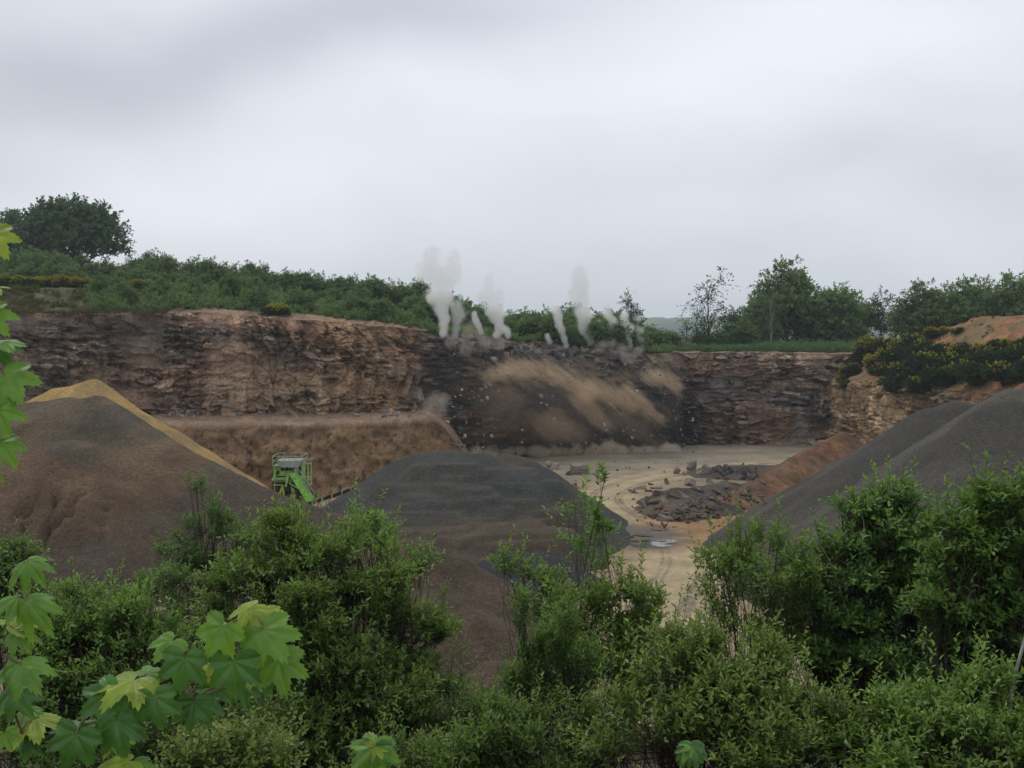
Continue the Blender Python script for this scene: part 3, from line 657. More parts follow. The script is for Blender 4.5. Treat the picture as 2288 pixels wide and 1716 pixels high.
# dark gravel in the middle, tipped in overlapping loads
def tiers(X, Y, H):
    """loads tipped over the front of the heap, each leaving a rounded spur on the slope"""
    r = random.Random(541); H0 = H.copy()
    for k in range(58):
        x0, y0 = r.uniform(-9, 3.5), r.uniform(77, 91); i = int((x0 + 21) / 34.5 * (X.shape[0] - 1)); j = int((y0 - 60) / 50 * (X.shape[1] - 1))
        z0 = H0[i, j]
        if z0 < 1.1 or z0 > 6.0: continue
        wob = .45 * (fbm(X / 1.3, Y / 1.3, k, 2, 542) - .5); rad = r.uniform(.75, 1.5)
        d = np.hypot(np.maximum(0, np.abs(X - x0) - r.uniform(.3, 1.2)), Y - y0 + .12 * (X - x0) ** 2 * .3) + wob
        H = np.maximum(H, z0 + .12 + .10 * (fbm(X / .9, Y / .9, k, 2, 543) - .5) - 1.05 * np.maximum(0, d - rad) - .05 * d)
    return H
def c_grav(X, Y, H, t):
    gx, gy = proj(X, Y, H)
    c = np.zeros(X.shape + (3,)) + np.array((.062, .062, .052))
    br = ss(1120, 1190, gy + .10 * (gx - 1000) + 60 * (fbm(X / 4, Y / 4, 0, 3, 543) - .5)) * ss(1330, 1240, gx)
    c = mixc(c, (.085, .062, .042), br * .8)
    c = mixc(c, (.10, .072, .048), ss(1105, 1150, gx) * ss(1062, 1020, gy + .0 * gx) * .8)
    c = mixc(c, (.06, .06, .058), ss(.5, .6, fbm((X + H * .5) / .8, Y / 4, 0, 3, 544)) * (1 - br) * .5)
    c = mixc(c, (.12, .095, .065), ss(.6, .68, fbm((X - Y) / 1.2, (X + Y) / 7, 0, 3, 545)) * br * .6)
    return grainy(c, X, Y, 546, .10)
o = heap('gravel_stockpile', [seg(925, 1016, 93, 1010, 1010, 92, .66, .9), seg(1010, 1010, 92, 1085, 1020, 92.5, .66, .9), seg(1085, 1020, 92.5, 1165, 1060, 90, .64, .8), seg(1128, 1012, 97, 1170, 1022, 96, .66, .3), seg(1165, 1060, 90, 1230, 1140, 86, .62, .7),
                              seg(905, 1085, 88, 1050, 1090, 87, .62, 1.0), seg(900, 1185, 81, 1060, 1175, 80.5, .6, 1.0), seg(1060, 1175, 80.5, 1185, 1165, 81.5, .6, .7), seg(1185, 1165, 81.5, 1290, 1290, 75.5, .62, .3), seg(1000, 1245, 76.5, 1120, 1250, 75.5, .58, .9), seg(830, 1210, 79, 900, 1200, 80, .6, .9)],
         (-21, 13.5, 60, 110), .19, c_grav, 550, .64, .3, 'pile', tiers, fine=.05)
tag(o, 'large dark grey gravel heap with rippled tipped tiers in the middle of the pit', 'stockpile')
def c_dark(X, Y, H, t): return grainy(np.zeros(X.shape + (3,)) + np.array((.043, .044, .047)), X, Y, 556, .1)
p = P(1185, 1240, 72.6)
o = heap('gravel_stockpile', [((p[0] - 1.0, 73.2, p[2] + .1), (p[0] + .9, 72.6, p[2] + .05), .6, .9)], (-7, 9, 64, 82), .16, c_dark, 557, .62, .15, 'pile', fine=.05)
tag(o, 'small blackish gravel heap at the foot of the big grey heap', 'stockpile')
def c_bank(X, Y, H, t):
    c = np.zeros(X.shape + (3,)) + np.array((.08, .057, .038))
    c = mixc(c, (.17, .10, .055), ss(1.2, .2, H) * .8); c = mixc(c, (.07, .055, .036), ss(.5, .62, fbm(X / 1.6, Y / 1.6, 0, 3, 561)) * .7)
    return grainy(c, X, Y, 562, .25)
o = heap('soil_bank', [seg(760, 1215, 62, 930, 1215, 62, .6, 1.2), seg(930, 1215, 62, 1010, 1280, 61, .85, .5), seg(1010, 1280, 61, 1060, 1335, 60, .85, .4), seg(700, 1290, 54, 980, 1340, 54, .6, 1.2), seg(980, 1340, 54, 1050, 1400, 54, .7, .8)], (-34, 3.4, 40, 72), .24, c_bank, 565, .62, .6, 'soil', fine=.25)
tag(o, 'rough brown soil bank between the left bushes and the yellow floor', 'soil bank')
o = heap('soil_heap', [seg(1120, 1482, 42, 1150, 1480, 42, .62, .7)], (-6, 6, 36, 49), .14, c_bank, 567, .62, .35, 'soil', fine=.15)
tag(o, 'low rounded soil heap showing over the bushes at bottom centre', 'soil heap')
o = heap('soil_heap', [seg(370, 1361, 50, 400, 1363, 50, .62, .7)], (-22, -9, 44, 57), .14, c_bank, 568, .62, .3, 'soil', fine=.15)
tag(o, 'low rounded soil heap under the brown spoil slope at left', 'soil heap')

# right-hand gravel
def c_gravR(X, Y, H, t):
    c = np.zeros(X.shape + (3,)) + np.array((.066, .06, .05))
    st = fbm((Y + .25 * X) / 2.2, H / 14, 0, 3, 571); c = mixc(c, (.10, .09, .072), ss(.5, .62, st) * .75); c = mixc(c, (.06, .057, .052), ss(.45, .32, st) * .7)
    return grainy(c, X, Y, 572, .1)
o = heap('gravel_stockpile', [seg(2065, 915, 84, 2140, 903, 84, .69, .5), seg(2140, 903, 84, 2360, 905, 86, .69, .5)], (9, 62, 60, 112), .3, c_gravR, 575, .69, .18, 'pile', fine=.05)
tag(o, 'dark gravel heap with lower pale crest behind the right-hand gravel heap', 'stockpile')
o = heap('gravel_stockpile', [seg(2262, 868, 72, 2420, 862, 72, .76, 1.0)], (8, 64, 44, 98), .3, c_gravR, 576, .655, .18, 'pile', fine=.05)
tag(o, 'tallest dark gravel heap filling the right edge of the pit', 'stockpile')
# red scree at the foot of the right-hand face
def c_scree(X, Y, H, t):
    c = np.zeros(X.shape + (3,)) + np.array((.175, .094, .05)); c = mixc(c, (.14, .09, .058), ss(.45, .6, fbm(X / 1.5, Y / 1.5, 0, 3, 581))); c = mixc(c, (.27, .19, .105), ss(38.5, 42, X + .6 * (Y - 120) * -.3) * .6)
    return grainy(c, X, Y, 582, .4)
o = heap('scree_slope', [seg(1880, 962, 138, 1800, 1010, 126, .66, .3), seg(1800, 1010, 124, 1705, 1066, 112, .64, .3), seg(1705, 1066, 112, 1625, 1112, 105, .62, .3), seg(1625, 1112, 105, 1535, 1158, 99.5, .55, .3)], (10, 52, 88, 146), .24, c_scree, 585, .6, .5, 'soil', fine=.55)
tag(o, 'orange red scree slope at the foot of the tan right-hand face', 'scree')
def c_rub(X, Y, H, t):
    c = np.zeros(X.shape + (3,)) + np.array((.095, .075, .058)); c = mixc(c, (.055, .048, .043), ss(.45, .6, fbm(X / 2, Y / 2, 0, 3, 591))); c = mixc(c, (.115, .085, .062), ss(9, 2, np.hypot(X - 13, Y - 101) ))
    return grainy(c, X, Y, 592, .35)
o = heap('rubble_heap', [seg(1450, 1125, 104, 1510, 1095, 107, .5, .8), seg(1510, 1095, 107, 1620, 1080, 111, .5, 1.0), seg(1620, 1080, 111, 1690, 1084, 115, .5, 1.2), seg(1530, 1122, 102, 1575, 1112, 104, .42, 1.5), seg(1460, 1135, 101, 1520, 1142, 99, .45, .6), seg(1640, 1040, 128, 1740, 1042, 126, .3, 2.)], (8, 36, 92, 136), .2, c_rub, 595, .5, .5, 'soil', fine=.35)
tag(o, 'low dark rubble heap strewn with slabs beside the haul road bend', 'rubble heap')

# ------------------------------------------------------------------ plants: tubes for wood, folded blades for leaves
def unit(v): return v / (np.linalg.norm(v, axis=-1, keepdims=True) + 1e-9)
def rand_dirs(n, r, zmin=-1.0):
    z = r.uniform(zmin, 1, n); a = r.uniform(0, 2 * math.pi, n); q = np.sqrt(1 - z * z)
    return np.stack([q * np.cos(a), q * np.sin(a), z], 1)
def tube_arrays(A, B, ra, rb, k=4):
    A, B = np.asarray(A, float), np.asarray(B, float); n = len(A)
    d = unit(B - A); ref = np.where(np.abs(d[:, 2:3]) > .9, np.array([[1., 0, 0]]), np.array([[0, 0, 1.]]))
    u = unit(np.cross(d, ref)); v = np.cross(d, u)
    an = np.arange(k) / k * 2 * math.pi
    ring = np.cos(an)[None, :, None] * u[:, None, :] + np.sin(an)[None, :, None] * v[:, None, :]
    V = np.concatenate([A[:, None] + ring * np.asarray(ra).reshape(-1, 1, 1), B[:, None] + ring * np.asarray(rb).reshape(-1, 1, 1)], 1).reshape(-1, 3)
    b = (np.arange(n) * 2 * k)[:, None]; i = np.arange(k)[None, :]; j = (i + 1) % k
    return V, np.stack([b + i, b + j, b + k + j, b + k + i], -1).reshape(-1, 4)
def wood(name, segs, mat, parent, k=4):
    A = np.concatenate([s[0] for s in segs]); B = np.concatenate([s[1] for s in segs]); ra = np.concatenate([s[2] for s in segs]); rb = np.concatenate([s[3] for s in segs])
    V, Q = tube_arrays(A, B, ra, rb, k); return mesh_np(name, V, Q, mat, parent, smooth=True)
def path_segs(pts, r0, r1):
    p = np.array(pts); n = len(p); r = np.linspace(r0, r1, n); return (p[:-1], p[1:], r[:-1], r[1:])
def leaf_arrays(p, d, up, L, Wd, fold=.25, droop=.12):
    d = unit(d); s = unit(np.cross(d, up)); n = np.cross(s, d); L = L[:, None]; Wd = Wd[:, None]
    f = fold * Wd * n
    V = np.stack([p, p + .33 * L * d + .5 * Wd * s + f, p + .70 * L * d + .36 * Wd * s + f * .7 - .4 * droop * L * n, p + L * d - droop * L * n,
                  p + .70 * L * d - .36 * Wd * s + f * .7 - .4 * droop * L * n, p + .33 * L * d - .5 * Wd * s + f], 1).reshape(-1, 3)
    b = (np.arange(len(p)) * 6)[:, None]
    Q = np.stack([b + np.array([[0, 1, 2, 3]]), b + np.array([[0, 3, 4, 5]])], 1).reshape(-1, 4)
    return V, Q
def shoots_leaves(St, D, Ln, m, L, Wd, r, curve=.15, spread=.9, tipbias=.45):
    """alternate leaves along every shoot"""
    n = len(St); j = np.arange(m); t = (j + .6) / m
    g = j * 2.4 + r.uniform(0, 6, n)[:, None]
    ref = np.where(np.abs(D[:, 2:3]) > .9, np.array([[1., 0, 0]]), np.array([[0, 0, 1.]]))
    u = unit(np.cross(D, ref)); v = np.cross(D, u)
    bend = np.array([0, 0, -1.]) * curve
    pos = St[:, None] + D[:, None] * (Ln[:, None] * t)[..., None] + bend * (Ln[:, None] * t ** 2)[..., None]
    rad = np.cos(g)[..., None] * u[:, None] + np.sin(g)[..., None] * v[:, None]
    ld = D[:, None] * (.35 + .7 * t[None, :, None]) + rad * spread + r.normal(0, .2, (n, m, 3)) + np.array([0, 0, .1])
    up = D[:, None] * .6 + np.array([0, 0, .9]) + r.normal(0, .35, (n, m, 3))
    sz = (.75 + .5 * r.random((n, m))) * (1 - .35 * np.abs(t - .5) ** 1.2)[None, :]
    rv = np.clip(.42 * r.random((n, m)) + tipbias * t[None, :] ** 2 + .42 * r.random(n)[:, None] ** 1.5 - .1, 0, 1)
    V, Q = leaf_arrays(pos.reshape(-1, 3), ld.reshape(-1, 3), unit(up.reshape(-1, 3)), (L * sz).ravel(), (Wd * sz).ravel())
    return V, Q, np.repeat(rv.ravel(), 2)

def plant(name, label, cat, base, lobes, n, m, L, Wd, mat, group=None, shoot=.45, stem_r=.035, stems=2, seed=0, bark='bark', up=.6, outw=.7, fill=2.2, twigs=True, spread=.9, part='leaves', tipbias=.45, zmin=-.65, curve=.15):
    """a shrub: stems fan out from the base into lobes (centre, radii), every lobe filled with leafy shoots"""
    r = np.random.default_rng(seed); base = np.asarray(base, float)
    root = empty(name, base); tag(root, label, cat, group)
    vol = np.array([a * b * c for _, (a, b, c) in lobes]) ** (2 / 3); cnt = np.maximum(4, (1.22 * n * vol / vol.sum()).astype(int))
    wsegs = []; SS, DD, LL = [], [], []
    for (c, rd_), k in zip(lobes, cnt):
        c = np.asarray(c, float) - base; rd_ = np.asarray(rd_, float)
        mains = []
        for q in range(stems):
            tgt = c + rand_dirs(1, r, -.2)[0] * rd_ * .45
            b0 = np.array([r.normal(0, .12), r.normal(0, .12), -.1]); mid = b0 + (tgt - b0) * .5 + r.normal(0, .10, 3) * np.linalg.norm(tgt) * .5; mid[2] = max(mid[2], tgt[2] * .35)
            tt = np.linspace(0, 1, 7)[:, None]; pts = (1 - tt) ** 2 * b0 + 2 * tt * (1 - tt) * mid + tt ** 2 * tgt
            pts[1:-1] += r.normal(0, .03, (5, 3)) * np.linalg.norm(tgt) * .4
            wsegs.append(path_segs(pts, stem_r, stem_r * .35)); mains.append(pts[3:])
        mains = np.concatenate(mains)
        ns = int(r.integers(7, 12)); us = rand_dirs(ns, r, zmin); cs = c + us * rd_ * (.5 + .5 * r.random(ns))[:, None]      # leafy clumps round the lobe
        ib = r.integers(0, ns, k); u = rand_dirs(k, r, -.35); rs_ = (.30 + .22 * r.random(ns))[ib]
        st = cs[ib] + u * rd_ * np.array([1, 1, .62]) * (rs_ * r.random(k) ** .45)[:, None]
        D = unit(outw * (.55 * u + .6 * us[ib]) + np.array([0, 0, up]) + r.normal(0, .28, (k, 3))); Ln = shoot * (.5 + .75 * r.random(k))
        st = st - D * Ln[:, None] * .5
        if twigs:
            pm = mains[r.integers(0, len(mains), k)]; md = pm + (st - pm) * .55 + r.normal(0, .06, (k, 3)) + np.array([0, 0, -.04])
            tr = np.full(k, stem_r * .28); h_ = r.random(k) < .45; wsegs.append((pm[h_], md[h_], tr[h_] * .8, tr[h_] * .6)); wsegs.append((md[h_], st[h_], tr[h_] * .6, tr[h_] * .45))
            e1 = st + D * Ln[:, None] * .5 + np.array([0, 0, -curve]) * Ln[:, None] * .25; e2 = st + D * Ln[:, None] + np.array([0, 0, -curve]) * Ln[:, None]
            wsegs.append((st, e1, tr * .55, tr * .4)); wsegs.append((e1, e2, tr * .4, tr * .2))
        SS.append(st); DD.append(D); LL.append(Ln)
        k2 = max(2, k // 18); u2 = rand_dirs(k2, r, .15); s2 = c + u2 * rd_ * .9; SS.append(s2); DD.append(unit(u2 * .5 + np.array([0, 0, 1.1]) + r.normal(0, .2, (k2, 3)))); l2 = shoot * (.6 + .7 * r.random(k2)); LL.append(l2); wsegs.append((s2 - np.array([0, 0, .35]), s2 + DD[-1] * l2[:, None] * .9, np.full(k2, stem_r * .16), np.full(k2, stem_r * .06)))
    V, Q, rv = shoots_leaves(np.concatenate(SS), np.concatenate(DD), np.concatenate(LL), m, L, Wd, r, curve, spread, tipbias)
    mesh_np(part, V, Q, mat, root, fc={'rv': rv}); wood('stems', wsegs, M[bark], root, 4 if L > .05 else 3)
    return root
def lob(px, py, Y, rx, ry, depth=None):
    """a lobe from its place and half-size in the photo, at its distance"""
    a = rx / F * Y; b = ry / F * Y; return (P(px, py, Y), (a, depth or a, b))

# ------------------------------------------------------------------ trees and hedge beyond the faces (kinds modelled at unit height, copied and scaled)
def tree_kind(name, mat, bark, lobes, n, m, L, Wd, trunk_r, seed, shoot=.13, h0=.0, lean=0, droop=.15, up=.35, limbs=12, fill=2.6, part_trunk='trunk', spread=1.0):
    r = np.random.default_rng(seed); root = empty(name, (0, 0, -500))
    segs = []; top = np.array([lean, 0, .82]); pts = [np.array([lean * t + r.normal(0, .012), r.normal(0, .012), t * .82]) for t in np.linspace(-.03, 1, 9)]
    segs.append(path_segs(pts, trunk_r, trunk_r * .2))
    SS, DD, LL = [], [], []
    vol = np.array([a * b * c for _, (a, b, c) in lobes]) ** (2 / 3); cnt = np.maximum(3, (n * vol / vol.sum()).astype(int))
    for (c, rd_), k in zip(lobes, cnt):
        c = np.array(c, float); rd_ = np.array(rd_, float)
        a = pts[int(np.clip(c[2] * 8 - 1, 1, 7))]; mid = a + (c - a) * .5 + np.array([0, 0, .03])
        segs.append(path_segs([a, mid, c], trunk_r * .45, trunk_r * .12))
        u = rand_dirs(k, r, -.7); rad = r.random(k) ** (1 / fill)
        st = c + u * rd_ * (rad * (.85 + .35 * r.random(k)))[:, None]
        for _ in range(2):
            i = r.integers(0, k, min(k, limbs)); segs.append((np.repeat(c[None], len(i), 0), st[i], np.full(len(i), trunk_r * .14), np.full(len(i), trunk_r * .05)))
        SS.append(st); DD.append(unit(u * .8 + np.array([0, 0, up]) + r.normal(0, .35, (k, 3)))); LL.append(shoot * (.5 + .9 * r.random(k)))
    V, Q, rv = shoots_leaves(np.concatenate(SS), np.concatenate(DD), np.concatenate(LL), m, L, Wd, r, droop, spread, .25)
    mesh_np('crown', V, Q, M[mat], root, fc={'rv': rv}); wood(part_trunk, segs, M[bark], root, 5)
    return root
def rl(r, n, cx, cz, sx, sz, rmin, rmax):
    """n crown lobes scattered in an egg-shaped space"""
    out = []
    for i in range(n):
        d = rand_dirs(1, r)[0] * r.random() ** .45
        q = r.uniform(rmin, rmax); out.append(((cx + d[0] * sx, d[1] * sx, cz + d[2] * sz), (q, q, q * .8)))
    return out
r_ = np.random.default_rng(5)
K_YOUNG = [tree_kind('young_tree', 'leaf_far', 'bark', rl(r_, 12, 0, .44, .30, .44, .13, .22) + [((r_.normal(0, .05), 0, .9), (.07, .07, .12))], 430, 7, .062, .035, .018, 900 + i) for i in range(5)]
K_ROUND = [tree_kind('broadleaf_tree', 'leaf_far', 'bark', rl(r_, 34, 0, .47, .37, .46, .12, .18), 1500, 7, .042, .024, .026, 920 + i, shoot=.09) for i in range(3)]
K_OAK = [tree_kind('oak_tree', 'leaf_oak', 'bark', [((.56 * math.cos(a) * math.cos(b), .5 * math.sin(a) * math.cos(b), .42 + .46 * math.sin(b)), (.13, .13, .11)) for a, b in zip(r_.uniform(0, 6.28, 46), np.abs(r_.normal(.45, .5, 46)).clip(-.2, 1.5))] + rl(r_, 16, 0, .45, .45, .36, .12, .18), 2300, 7, .040, .024, .03, 930 + i, shoot=.085, up=.2) for i in range(2)]
K_BIRCH = [tree_kind('birch_tree', 'leaf_birch', 'bark_pale' if i == 2 else 'bark', [((r_.normal(0, .07), r_.normal(0, .07), z), (.055 + .09 * (1 - z), .055 + .09 * (1 - z), .075)) for z in np.linspace(.28, .96, 9)], 130, 7, .034, .016, .010, 940 + i, shoot=.14, up=-.15, droop=.5, limbs=6) for i in range(3)]
K_AIRY = [tree_kind('airy_tree', 'leaf_birch', 'bark', rl(r_, 12, 0, .58, .33, .33, .09, .17), 260, 6, .048, .026, .016, 950 + i, shoot=.13) for i in range(2)]
used = set()
def put(kind, px, ptop, Y, w=1.0, label=None, cat='tree', group=None, z=None, rz=None):
    """stand a tree on the ground so that its top reaches ptop"""
    x = (px - CX) / F * Y; z = plateau_z(x, Y) - .1 if z is None else z
    h = (P(px, ptop, Y)[2] - z) / 1.0
    loc = (x, Y, z); rz = random.uniform(0, 6.28) if rz is None else rz; sc = (h * w, h * w, h)
    if kind.name not in used:
        used.add(kind.name); o = kind; o.location = tuple(float(v) for v in loc); o.rotation_euler = (0, 0, rz); o.scale = sc
    else: o = dup(kind, loc, rz, sc)
    return tag(o, label, cat, group)
put(K_OAK[0], 168, 440, 196, 1.02, 'big round dark green oak rising above the left end of the hedge', 'tree')
put(K_OAK[1], 28, 472, 205, 1.0, 'lower dark oak half hidden at the left edge beside the big round oak', 'tree')
HEDGE = [(-90, 555), (0, 560), (60, 548), (200, 572), (260, 585), (320, 562), (430, 578), (530, 582), (620, 602), (700, 612), (760, 610), (850, 628), (900, 632), (950, 636), (990, 660), (1040, 668), (1100, 692), (1150, 696), (1190, 690), (1230, 684), (1290, 690), (1340, 700), (1380, 690), (1430, 720)]
hp = np.array(HEDGE, float)
SEGS = [(-200, 300, 'young tree of the hedge below the big oak at left', 'hedge trees below the oak'), (300, 560, 'young tree of the hedge between the big oak and the bright yellow gorse', 'hedge trees left of the yellow gorse'),
        (560, 780, 'young tree of the hedge rising behind the bright yellow gorse', 'hedge trees behind the yellow gorse'), (780, 950, 'young tree of the hedge just left of the widest smoke plume', 'hedge trees left of the smoke'),
        (950, 1130, 'young tree standing behind the two widest smoke plumes', 'trees behind the left smoke plumes'), (1130, 1480, 'young tree standing behind the row of thin smoke plumes', 'trees behind the right smoke plumes')]
def seg_of(px):
    for a, b, l, g in SEGS:
        if a <= px < b: return l, g
    return SEGS[-1][2:]
i = 0; px = -90.0
while px < 1440:
    top = np.interp(px, hp[:, 0], hp[:, 1]); l, g = seg_of(px)
    Yb = 172 + random.uniform(-4, 6)
    put(K_YOUNG[i % 5], px, top + random.uniform(-9, 14), Yb, random.uniform(.85, 1.25) * (1.0 if px < 930 else 1.1), l, 'tree', g)
    if True:
        put(K_YOUNG[(i + 2) % 5], px + random.uniform(-12, 12), top + random.uniform(22, 48) * (1 if px < 930 else .5), Yb - random.uniform(7, 12), random.uniform(1.1, 1.5), l.replace('young tree', 'lower bushy tree'), 'tree', 'front ' + g)
    px += random.uniform(14, 23); i += 1
put(K_AIRY[0], 335, 553, 176, .6, 'thin grey green sapling poking above the hedge right of the oak', 'tree')
put(K_AIRY[1], 1405, 655, 174, .62, 'taller airy tree with open crown at the right end of the thin plumes', 'tree')
put(K_BIRCH[0], 1582, 608, 178, 1.25, 'tall sparse birch with drooping twigs standing alone on the rim', 'tree')
put(K_BIRCH[1], 1556, 668, 177, 1.2, 'shorter sparse birch close to the tall lone birch', 'tree')
put(K_BIRCH[2], 1722, 640, 176, .9, 'pale stemmed birch in front of the tall round tree', 'tree')
put(K_BIRCH[0], 1534, 708, 180, 1.5, 'small thin birch left of the pair of birches', 'tree')
put(K_AIRY[0], 1636, 690, 182, .8, 'thin sapling between the birches and the tall round tree', 'tree')
put(K_ROUND[0], 1757, 582, 188, 1.02, 'tall round green tree, highest of the clump on the right rim', 'tree')
put(K_ROUND[1], 1850, 614, 186, 1.15, 'wide dark round tree right of the tallest one in the clump', 'tree')
put(K_ROUND[2], 1690, 664, 185, 1.15, 'low spreading tree at the left foot of the tall round tree', 'tree')
put(K_ROUND[1], 1905, 668, 190, 1.0, 'low tree at the right foot of the clump beside the airy tree', 'tree')
put(K_AIRY[1], 1968, 650, 190, 1.0, 'airy pale tree with sky showing through, beside the mound', 'tree')
put(K_AIRY[0], 1928, 664, 192, .9, 'smaller airy tree between the clump and the pale airy tree', 'tree')
for k, (px, top) in enumerate(((1480, 735), (1500, 740), (1600, 735), (1630, 722), (1660, 712), (1570, 735), (1450, 728))):
    put(K_YOUNG[k % 5], px, top, 174 + k, 1.35, 'low shrubby tree at the feet of the birches on the right rim', 'tree', 'low trees round the birches')
for k, (px, top, w) in enumerate(((2060, 630, 1.1), (2110, 640, .9), (2160, 622, 1.0), (2205, 628, .9), (2262, 612, 1.0), (2330, 585, 1.0))):
    x = (px - CX) / F * 172
    put((K_ROUND + K_AIRY)[(k * 2) % 4 if k else 0], px, top, 172 + 4 * (k % 2), w, ['leftmost dark tree on top of the mound', 'second tree from the left on top of the mound', 'third tree along the mound top, dark and open', 'fourth tree along the mound top', 'airy tree near the right edge on the mound top', 'dark tree cut by the right edge of the picture'][k], 'tree', None, z=13.2)

# ------------------------------------------------------------------ low growth along the rims (one uncountable mass each)
def scatter_tufts(name, pts, hs, n, m, L, Wd, mat, seed, upv=1.0):
    """pts: clump feet; hs: clump heights; each clump a burst of leafy shoots"""
    r = np.random.default_rng(seed); k = len(pts); pts = np.asarray(pts); hs = np.asarray(hs)
    idx = np.repeat(np.arange(k), n); u = rand_dirs(k * n, r, 0.0)
    st = pts[idx] + u * hs[idx, None] * np.array([.75, .75, .9]) * (r.random(k * n) ** .5)[:, None] * .9
    D = unit(u * .5 + np.array([0, 0, upv]) + r.normal(0, .3, (k * n, 3)))
    V, Q, rv = shoots_leaves(st, D, hs[idx] * (.3 + .3 * r.random(k * n)), m, L, Wd, r, .1, .8, .3)
    return mesh_np(name, V, Q, M[mat], None, fc={'rv': rv})
fwl = lambda px: float(np.interp(px, rim_px, rimY))
r2 = np.random.default_rng(77); pts, hs = [], []
for _ in range(1000):
    px = r2.uniform(190, 960)
    if float(vn(np.array(px / 26.), 0, 0, 55)) < .27: continue
    Y = np.interp(px, rim_px, rimY) + r2.uniform(3.6, 16); x = (px - CX) / F * Y
    if px > 375 and Y < fwl(px) + 5.2: continue
    pts.append((x, Y, plateau_z(x, Y) - .1)); hs.append(r2.uniform(.3, 1.25) * (.5 + 1.2 * float(vn(np.array(px / 26.), 0, 0, 55))))
for _ in range(460):
    px = r2.uniform(960, 1500); Y = np.interp(px, rim_px, rimY) + r2.uniform(3.5, 11); x = (px - CX) / F * Y
    pts.append((x, Y, plateau_z(x, Y) - .1)); hs.append(r2.uniform(.6, 1.2))
for k in range(44):
    px = random.uniform(215, 940); Y = fwl(px) + random.uniform(6.5, 13); x = (px - CX) / F * Y; zt = plateau_z(x, Y) + random.uniform(1.3, 3.0); put(K_YOUNG[k % 5], px, float(proj(x, Y, zt)[1]), Y, random.uniform(.8, 1.3), 'small green sapling standing in the scrub between the rim and the hedge', 'sapling', 'saplings in the rim scrub')
struct(scatter_tufts('undergrowth', pts, hs, 13, 7, .34, .12, 'leaf_far', 78), 'stuff', 'soft green scrub and saplings in front of the hedge')
pts, hs = [], []
for _ in range(420):
    px = r2.uniform(1480, 1920); Y = np.interp(px, rim_px, rimY) + r2.uniform(5, 15); x = (px - CX) / F * Y
    pts.append((x, Y, plateau_z(x, Y) - .1)); hs.append(r2.uniform(.8, 1.5) * (1.25 if px > 1690 else .7))
struct(scatter_tufts('undergrowth', pts, hs, 14, 7, .26, .09, 'under', 79), 'stuff', 'even dark green scrub along the right rim below the tree clump')
pts, hs = [], []
for _ in range(1500):
    px = r2.uniform(-150, 375); Y = np.interp(px, rim_px, rimY) + r2.uniform(.2, 11) ; x = (px - CX) / F * Y
    if float(fbm(np.array(x / 3), np.array(Y / 1.5), 0, 2, 791)) < .46: continue
    pts.append((x, Y, plateau_z(x, Y) - .05)); hs.append(r2.uniform(.25, .8))
for _ in range(260):
    x = r2.uniform(46, 80); Y = r2.uniform(92, 150); d = x - np.interp(-Y, -BY, BX)
    if d < 3: continue
    pts.append((x, Y, mound_z(x, Y) - .05)); hs.append(r2.uniform(.25, .7))
struct(scatter_tufts('rough_grass', pts, hs, 7, 6, .22, .06, 'grass', 80), 'stuff', 'dry yellowish grass and weeds on the bare earth above the faces')

# gorse: dark spiny shrubs carrying yellow flowers
def gorse_kind(i, nfl, seed):
    r = np.random.default_rng(seed); root = empty('gorse_bush', (0, 0, -500)); L_ = rl(r, 9, 0, .38, .48, .30, .22, .34)
    st, D = [], []
    for c, rd_ in L_:
        u = rand_dirs(150, r, -.6); st.append(np.array(c) + u * np.array(rd_) * (r.random(150) ** .4)[:, None]); D.append(unit(u + np.array([0, 0, .5]) + r.normal(0, .3, (150, 3))))
    st, D = np.concatenate(st), np.concatenate(D)
    V, Q, rv = shoots_leaves(st, D, np.full(len(st), .15), 8, .075, .025, r, .05, .8, .2); mesh_np('spines', V, Q, M['leaf_gorse'], root, fc={'rv': rv})
    up = np.argsort(-(st[:, 2] + .35 * r.random(len(st)) + .25 * np.sin(st[:, 0] * 5 + seed)))[:nfl]
    if nfl:
        V, Q, rv = shoots_leaves(st[up] + D[up] * .06, D[up], np.full(len(up), .15), 7, .055, .042, r, .05, .8, .2); mesh_np('blossom', V, Q, M['blossom'], root, fc={'rv': rv})
    wood('stems', [path_segs([(0, 0, -.08), (c[0] * .5, c[1] * .5, c[2] * .4), c], .03, .012) for c, _ in [(np.array(c), 0) for c, _ in L_]], M['bark'], root, 4)
    return root
G_FULL = [gorse_kind(i, 430, 1000 + i) for i in range(2)]; G_SOME = [gorse_kind(i, 64, 1010 + i) for i in range(2)]; G_BARE = [gorse_kind(i, 26, 1020 + i) for i in range(3)]
def put_gorse(kind, px, Y, hpx, w, label, group=None, d=None, z=None):
    x = (px - CX) / F * Y
    if z is None: z = plateau_z(x, Y) - .1
    h = hpx / F * Y; loc = (x, Y, z)
    if kind.name not in used:
        used.add(kind.name); o = kind; o.location = tuple(float(v) for v in loc); o.scale = (h * w, h * w, h)
    else: o = dup(kind, loc, random.uniform(0, 6.28), (h * w, h * w, h))
    return tag(o, label, 'gorse bush', group)
put_gorse(G_FULL[0], 617, 132.5, 30, 1.8, 'bright yellow gorse bush on the rim in front of the hedge')
for k in range(15):
    px = 18 + k * 13 + random.uniform(-4, 4); put_gorse(G_FULL[k % 2], px, 138 + random.uniform(-2, 3), random.uniform(24, 34), 1.0, 'flowering gorse bush in the row below the dark hedge at far left', 'gorse row at far left')
for k, px in enumerate((262, 280, 305, 312, 330, 352)):
    put_gorse(G_FULL[k % 2], px, 137 + random.uniform(-2, 2), random.uniform(18, 30), 1.0, 'small flowering gorse on the slope right of the gorse row', 'gorse bushes right of the row')
